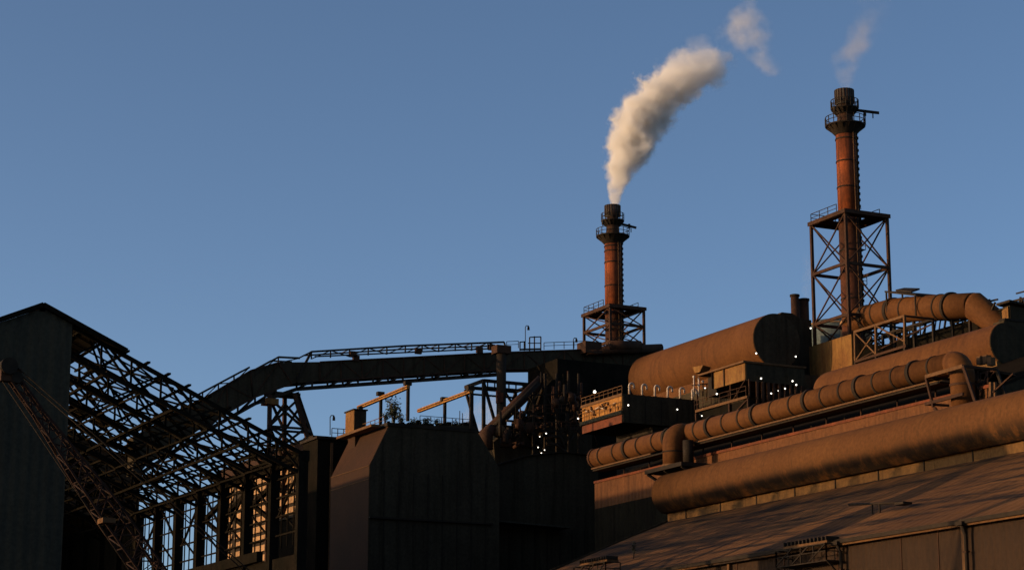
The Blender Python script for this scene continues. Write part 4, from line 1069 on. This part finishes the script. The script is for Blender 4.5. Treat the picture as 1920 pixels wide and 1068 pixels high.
# window frames in each bay
rr = random.Random(3)
for k in range(0, 8):
    y0b = YS+.35+k*6+.3; y1b = y0b+5.4; q = MB(); x = XEv-.1
    for f in (.28,.52,.76): q.beam((x,y0b+(y1b-y0b)*f,zlow),(x,y0b+(y1b-y0b)*f,zEv-.6),.09)
    z = zlow+1.0
    while z < zEv-.8: q.beam((x,y0b,z),(x,y1b,z),.12); z += 1.45
    if k % 2 == 0: q.beam((x+.1,y0b,zEv-.6),(x+.1,y1b,zEv-4.5),.16)
    else: q.beam((x+.1,y1b,zEv-.6),(x+.1,y0b,zEv-4.5),.16)
    q.beam((x+.15,y0b,zlow+.5),(x+.15,y1b,zlow+3.2),.12)
    q.build('window_frame', M['blackened'], ds)
q = MB()
for k in range(3):
    y0b = YS+6+k*6; q.beam((XEv+.2,y0b,zEv-1.2),(XEv+.2,y0b+6,zEv-2.6),.35); q.beam((XEv+.2,y0b+2,zlow+2.5),(XEv+.2,y0b+6,zlow+4),.3)
q.build('broken_brace', M['blackened'], ds)
# trusses
def truss(y, full=True):
    q = MB(); 
    for sgn in ((1,-1) if full else (1,)):
        n = 9; xe = XEv if sgn > 0 else XW
        dep0, dep1 = 2.3, 1.5
        tp = [V(XR+(xe-XR)*i/n, y, zrf(XR+(xe-XR)*i/n)-.25) for i in range(n+1)]
        bt = [p-V(0,0,dep0+(dep1-dep0)*i/n) for i,p in enumerate(tp)]
        q.beam(tp[0],tp[-1],.24,.30); q.beam(bt[0],bt[-1],.22,.24)
        for i in range(n):
            q.beam(tp[i],bt[i],.14); q.beam(bt[i] if i%2 else tp[i], tp[i+1] if i%2 else bt[i+1],.15)
    return q
for k in range(0, 10):
    truss(YS+.35+k*6.0, k > 8).build('roof_truss', M['blackened'], ds)
# purlins
npur = 13
for i in range(1, npur):
    x = XR+(XEv-XR)*i/npur
    MB().beam((x,YS-.5,zrf(x)-.02),(x,YCL,zrf(x)-.02),.24,.14).build('purlin', M['blackened'], ds)
# plan bracing in the roof plane
rr = random.Random(8)
for k in range(9):
    q = MB(); y = YS+.35+k*6
    for i in range(3, 12, 3):
        xa = XR+(XEv-XR)*i/12; xb = XR+(XEv-XR)*min(12,i+3)/12
        q.beam((xa,y,zrf(xa)-.3),(xb,y+6,zrf(xb)-.3),.16); q.beam((xb,y,zrf(xb)-.3),(xa,y+6,zrf(xa)-.3),.16)
        xm = (xa+xb)/2
        q.beam((xm,y,zrf(xm)-2.3),(xm,y+6,zrf(xm)-.4),.12); q.beam((xm,y,zrf(xm)-2.3),(xm,y+6,zrf(xm)-2.2),.14)
    for j in range(4):
        xa = XR+5+rr.random()*12; dx = rr.uniform(-2,3)
        q.beam((xa,y+rr.random()*3,zrf(xa)-rr.random()*1.5),(xa+dx,y+rr.uniform(1,5),zrf(xa)-rr.uniform(1,3)),.1)
    for j in range(5):
        xa = XR+3+rr.random()*16; q.beam((xa,y+rr.uniform(0,2),zrf(xa)-.1),(xa+rr.uniform(1.2,2.6),y+rr.uniform(3,6),zrf(xa)-rr.uniform(.8,1.6)),.13)
        q.beam((xa,y+1,zrf(xa)-1.9),(xa,y+rr.uniform(3,6),zrf(xa)-1.8),.15)
    for f in (.25,.5,.75):
        x_ = XR+(XEv-XR)*f; q.beam((x_,y,zrf(x_)-2.1),(x_,y+6,zrf(x_)-2.1),.2)
    for yy in (y+2,y+4): q.beam((XR+3,yy,zrf(XR+3)-.12),(XEv,yy,zrf(XEv)-.12),.11)
    q.build('roof_bracing', M['blackened'], ds)

# dark backdrop added where the roof's shaded underside closes off the sky
YH = 306.0
h0 = P(60,775,Y=YH); h1 = P(130,806,Y=YH); h2 = P(200,846,Y=YH); h3 = P(264,868,Y=YH)
fhl = thing('dark_backdrop', 'tall black backdrop added behind the lower left of the bare lattice roof', 'building', (h2.x,YH,0))
MB().prism([V(h0.x,YH,0)]+[V(h3.x,YH,0),h3,h2,h1,h0],(0,14,0)).build('wall', M['soot_shade'], fhl)
q = MB()
for a,b in ((h0,h1),(h1,h2),(h2,h3)): q.beam(a+V(0,-.2,.1),b+V(0,-.2,.1),.6,.3)
q.build('verge', M['dark'], fhl)  # upper edge of the added backdrop

# ------------------------------------------------------------------ crawler crane boom in front of the gable
YB2 = 128.0
tip = P(17,697,Y=YB2); kink = P(95,800,Y=YB2); end = P(318,1120,Y=YB2)
dirb = (end-P(130,850,Y=YB2)).normalized()
foot = end + dirb*((end.z-2.2)/-dirb.z)
cr_ = thing('crawler_crane', 'rusty lattice boom crane leaning up in front of the grey gable', 'crane', (foot.x,YB2,0))
nrm = dirb.cross(V(0,1,0)).normalized()
def chord_w(f): return .55 if f < .1 else (.55+ (f-.1)/.25*.85 if f < .35 else 1.4)
L_ = (foot-tip).length; N_ = 30
pts4 = []
for i in range(N_+1):
    f = i/N_; c = tip.lerp(foot,f) if True else None
    # slight sag at the head
    w_ = chord_w(f)/2
    if i == N_: w_ = .35
    pts4.append([c+nrm*w_*sx_+V(0,1,0)*w_*sy_ for sx_,sy_ in ((1,1),(1,-1),(-1,-1),(-1,1))])
for j in range(4):
    q = MB()
    for i in range(N_): q.beam(pts4[i][j],pts4[i+1][j],.13)
    q.build('boom_chord', M['boom'], cr_)
q = MB()
for i in range(N_):
    for j in range(4):
        j2 = (j+1)%4
        q.beam(pts4[i][j],pts4[i][j2],.055)
        q.beam(pts4[i][j] if i%2 else pts4[i][j2], pts4[i+1][j2] if i%2 else pts4[i+1][j],.08)
q.build('boom_lacing', M['boom'], cr_)
q = MB(); q.sweep([tip+V(-.1,-.55,.3),tip+V(-.1,.55,.3)],.52,20); q.sweep([tip+V(.45,-.4,-.35),tip+V(.45,.4,-.35)],.35,16); q.build('head_sheave', M['dark'], cr_)
MB().box(tip+V(-.55,-.35,-.6),tip+V(.7,.35,.2)).build('boom_head', M['steel'], cr_)
for j,sg in enumerate((-.4,.4)):
    MB().sweep([tip+V(.2,sg,.4), foot+V(4.0,sg,6.5)],.04,6).build('pendant_rope', M['dark'], cr_)
MB().sweep([tip+V(-.3,0,-.2)+nrm*-.3, tip.lerp(foot,.5)+nrm*-1.0, foot+nrm*-.6],.035,6).build('hoist_rope', M['dark'], cr_)
MB().box(pts4[11][2]+V(-.3,-.6,-.1),pts4[11][2]+V(.5,.6,.2)).build('boom_platform', M['steel_lit'], cr_)
q = MB(); q.box((foot.x-.6,YB2-1.4,1.2),(foot.x+5.5,YB2+1.4,3.6)); q.build('engine_house', M['red'], cr_)
MB().beam((foot.x+4,YB2,3.6),(foot.x+4.0,YB2,foot.z+6.5),.35).build('gantry', M['steel'], cr_)
MB().box((foot.x-.8,YB2-2.6,1.2),(foot.x+1.2,YB2-1.45,3.2)).build('cab', M['glass'], cr_)
for sg in (-1,1):
    q = MB(); pr = []
    for q_ in range(9): 
        a = math.pi/2+math.pi*q_/8; pr.append((foot.x-1.5+.5*math.cos(a), .5+.5*math.sin(a)))
    for q_ in range(9):
        a = -math.pi/2+math.pi*q_/8; pr.append((foot.x+5.5+.5*math.cos(a), .5+.5*math.sin(a)))
    q.prism([V(x,YB2+sg*1.9-.4,z+.01) for x,z in pr],(0,.8,0)); q.build('crawler_track', M['dark'], cr_)
MB().box((foot.x,YB2-1.5,.4),(foot.x+4,YB2+1.5,1.2)).build('undercarriage', M['dark'], cr_)

# ------------------------------------------------------------------ lit work lamps and steam sparkle stand-ins
lamps = [(1418,662,Y3n-1.5,1,'on the rim of the highest round ventilator'),(1492,668,Y3n-1,1,'alone high on the black furnace hood'),(1520,615,Y3n+2,1,'beside the left leg of the right chimney tower'),
 (1427,709,yN-.8,1,'just right of the ochre cabin'),(1486,714,yN-.8,1,'upper of the pair by the rounded brown ventilator end'),(1493,721,yN-.8,1,'lower of the pair by the rounded brown ventilator end'),
 (1472,728,yN-.8,.9,'third from the right in the low row under the cabin'),(1459,732,yN-.8,.55,'faintest of the low row right of the cabin'),(1446,737,yN-.8,.9,'leftmost of the low row right of the cabin'),
 (1344,738,yN-1,1,'under the ochre cabin floor'),(1322,727,yGn-1.2,.8,'among the pale valve pipes'),(1270,767,yGn-.4,.9,'alone on the black front of the filter house'),(1178,759,yGn-.4,1,'by the corner of the orange filter house side'),
 (1115,734,yGn+12,1.9,'largest and brightest, behind the orange panel'),(1084,784,yGn+5,1,'just left of the orange panel'),(1316,779,yN-1,.7,'below the cabin platform left leg')]
lamps += [(1012,818,244,.7,'upper left of the sparkle in the tangled pipework'),(1024,812,244,.9,'topmost of the sparkle in the tangled pipework'),(1009,838,244,.8,'left of the sparkle in the tangled pipework'),(1021,843,244,.7,'middle of the sparkle in the tangled pipework'),(1015,849,244,.9,'lowest of the sparkle in the tangled pipework')]  # glowing balls added in place of bright steam seen through gaps
l0 = None
for (px,py,Yl,s,lab) in lamps:
    p = P(px,py,Y=Yl)
    t = thing('lamp_or_sparkle','small white light '+lab,'lamp',p,'small white work lamps and steam sparkles among the dark plant')
    MB().sphere(p,.10*s,10,8).build('bulb_or_sparkle', M['lamp'], t)
    MB().sweep([p+V(0,.1,.12*s),p+V(0,.5,.3)],.04,6).build('bracket', M['dark'], t)

# ------------------------------------------------------------------ smoke
def fcurve(N, L, src, pts, lo, hi):
    n = N.new('ShaderNodeFloatCurve'); cu = n.mapping.curves[0]
    ps_ = [(x, (y-lo)/(hi-lo)) for x, y in pts]
    cu.points[0].location = ps_[0]; cu.points[1].location = ps_[-1]
    for q_ in ps_[1:-1]: cu.points.new(*q_)
    n.mapping.update(); L.new(src, n.inputs['Value'])
    m_ = N.new('ShaderNodeMath'); m_.operation = 'MULTIPLY_ADD'; m_.inputs[1].default_value = hi-lo; m_.inputs[2].default_value = lo; L.new(n.outputs[0], m_.inputs[0])
    return m_.outputs[0]
def plume(name, label, base_px, base_py, Yp, prof, dens, alpha, nscale=.35, amp=1.1, soft=(.55,1.0), cat='smoke', step=.08, col=(.93,.90,.87), wind=None):
    """prof: (photo x, photo y, half-width px, strength) from bottom to top, in the vertical plane of the wind"""
    c0 = P(base_px, base_py, Y=Yp); w = RIGHT
    D = c0.dot(FWD_H) if False else (c0-CAM).dot(FWD_H)
    rows = []
    for (x,y,hw,k) in prof:
        p = P(x,y,D=D); r = hw*(p-CAM).length/ math.hypot(4000, x-960, y-534)
        rows.append((p.z-c0.z, (p-c0).dot(w), r, k))
    H = rows[-1][0]; z00 = rows[0][0]
    lo = min(r_[1] for r_ in rows)-.5; hi = max(r_[1] for r_ in rows)+.5; rm_ = max(r_[2] for r_ in rows)*1.05
    # envelope mesh
    path = [c0 + w*r_[1] + V(0,0,r_[0]) for r_ in rows]; rads = [r_[2]*1.32+.15 for r_ in rows]
    rads[0] = rows[0][2]*1.15
    mb = MB(); n = 24; vs = []
    for p,r in zip(path,rads):
        for j in range(n):
            a = 2*math.pi*j/n; vs.append(p+V(math.cos(a)*r,math.sin(a)*r,0))
    k = len(path); tl = (rows[-1][2])*.6
    for j in range(n): 
        a = 2*math.pi*j/n; vs.append(path[-1]+V(math.cos(a)*rads[-1]*.55,math.sin(a)*rads[-1]*.55,tl))
    k += 1
    fs = [(i*n+j, i*n+(j+1)%n, (i+1)*n+(j+1)%n, (i+1)*n+j) for i in range(k-1) for j in range(n)]
    fs += [[j for j in range(n)][::-1],[(k-1)*n+j for j in range(n)]]
    mb.add(vs,fs,True)
    m, N, L = mat_new(name+'_volume'); N.remove(N['Principled BSDF']); out = N['Material Output']
    tc = N.new('ShaderNodeTexCoord')
    def vm(op, a, b=None):
        x = N.new('ShaderNodeVectorMath'); x.operation = op
        for i, q_ in enumerate((a,b)):
            if q_ is None: continue
            if isinstance(q_, (tuple, Vector)): x.inputs[i].default_value = tuple(q_)
            else: L.new(q_, x.inputs[i])
        return x
    def mt(op, a, b=None, cl=False):
        x = N.new('ShaderNodeMath'); x.operation = op; x.use_clamp = cl
        for i, q_ in enumerate((a,b)):
            if q_ is None: continue
            if isinstance(q_, (int,float)): x.inputs[i].default_value = q_
            else: L.new(q_, x.inputs[i])
        return x.outputs[0]
    obj = tc.outputs['Object']
    sep0 = N.new('ShaderNodeSeparateXYZ'); L.new(obj, sep0.inputs[0])
    t0 = mt('DIVIDE', mt('SUBTRACT', sep0.outputs[2], z00), H-z00, True)
    rad0 = fcurve(N, L, t0, [((r_[0]-z00)/(H-z00), r_[2]) for r_ in rows], 0, rm_)
    n1 = N.new('ShaderNodeTexNoise'); n1.inputs['Scale'].default_value = nscale; n1.inputs['Detail'].default_value = 8; n1.inputs['Roughness'].default_value = .66; L.new(obj, n1.inputs['Vector'])
    dv = vm('SUBTRACT', n1.outputs['Color'], (.5,.5,.5))
    sc_ = N.new('ShaderNodeVectorMath'); sc_.operation = 'SCALE'; L.new(dv.outputs[0], sc_.inputs[0]); L.new(mt('MULTIPLY', rad0, amp), sc_.inputs['Scale'])
    p_ = vm('ADD', obj, sc_.outputs[0])
    sep = N.new('ShaderNodeSeparateXYZ'); L.new(p_.outputs[0], sep.inputs[0])
    tt = mt('DIVIDE', mt('SUBTRACT', sep.outputs[2], z00), H-z00, True)
    F = [((r_[0]-z00)/(H-z00), r_) for r_ in rows]
    off = fcurve(N, L, tt, [(f, r_[1]) for f, r_ in F], lo, hi)
    rad = fcurve(N, L, tt, [(f, r_[2]) for f, r_ in F], 0, rm_)
    stg = fcurve(N, L, tt, [(f, r_[3]) for f, r_ in F], 0, 1.001)
    al = vm('DOT_PRODUCT', p_.outputs[0], tuple(w)).outputs['Value']
    ac = vm('DOT_PRODUCT', p_.outputs[0], tuple(FWD_H)).outputs['Value']
    dx = mt('SUBTRACT', al, off)
    dist = mt('SQRT', mt('ADD', mt('MULTIPLY', dx, dx), mt('MULTIPLY', ac, ac)))
    dn = mt('DIVIDE', dist, rad)
    mr = N.new('ShaderNodeMapRange'); mr.interpolation_type = 'SMOOTHSTEP'; mr.inputs[1].default_value = soft[1]; mr.inputs[2].default_value = soft[0]; L.new(dn, mr.inputs[0])
    n2 = N.new('ShaderNodeTexNoise'); n2.inputs['Scale'].default_value = nscale*1.7; n2.inputs['Detail'].default_value = 4; L.new(obj, n2.inputs['Vector'])
    lowk = N.new('ShaderNodeMapRange'); lowk.inputs[1].default_value = .5-alpha; lowk.inputs[2].default_value = .5+alpha*.6; L.new(n2.outputs[0], lowk.inputs[0])
    dd = mt('MULTIPLY', mt('MULTIPLY', mt('MULTIPLY', mr.outputs[0], stg), lowk.outputs[0]), dens)
    pv = N.new('ShaderNodeVolumePrincipled'); pv.inputs['Color'].default_value = (*col,1); pv.inputs['Anisotropy'].default_value = .0
    L.new(dd, pv.inputs['Density']); L.new(pv.outputs[0], out.inputs['Volume'])
    m.cycles.volume_step_rate = step
    o = mb.build(name, m, loc=c0)
    tag(o, label, cat, kind='stuff')
    return o
plume('smoke_plume','dense cream smoke plume rolling up to the right from the left chimney',1151,386,c1y_,
  [(1151,389,13,1),(1153,372,16,1),(1157,350,23,1),(1163,325,33,1),(1176,298,48,1),(1190,262,60,1),(1203,230,66,1),(1221,200,68,.85),(1248,172,74,.65),(1284,148,82,.5),(1306,124,78,.30),(1312,104,58,.14),(1310,88,32,.04)],
  2.0, .30, nscale=.36, amp=1.75, soft=(.45,.9), col=(.96,.93,.89))
plume('smoke_wisp','torn pale smoke wisp drifting free high above the dense plume',1410,135,c1y_,
  [(1452,142,20,.3),(1438,124,34,.7),(1420,104,40,.8),(1404,84,48,.8),(1392,62,58,.9),(1394,40,52,.8),(1402,20,36,.6),(1404,2,24,.2)],
  .24, .12, nscale=.24, amp=2.2, soft=(.0,.95))
plume('smoke_plume','thin grey pink smoke rising from the right chimney',1583,172,c2y,
  [(1583,174,16,.6),(1583,160,20,.8),(1584,140,28,.9),(1588,118,36,1),(1596,95,42,.9),(1608,75,42,.7),(1620,55,40,.5),(1630,35,40,.35),(1636,12,42,.1)],
  .24, .14, nscale=.24, amp=1.7, soft=(.05,.95), col=(.85,.80,.76))
plume('steam_wisp','faint warm steam rising left of the right chimney tower',1512,560,Y3n+14,
  [(1512,566,9,.3),(1512,545,13,.6),(1514,520,16,.5),(1516,495,17,.3),(1518,475,16,.05)],
  .20, .2, nscale=.4, amp=1.0, soft=(.1,1.0))
plume('steam_bank','pale pinkish steam bank behind the bunker and the portal trestle',900,860,330,
  [(905,870,90,1),(905,840,84,1),(908,810,74,1),(915,780,60,.8),(925,755,46,.5),(935,730,30,.1)],
  .16, .2, nscale=.12, amp=.8, soft=(.2,1.0), step=.2)

for o in scene.objects:
    if '_L' in o: del o['_L']
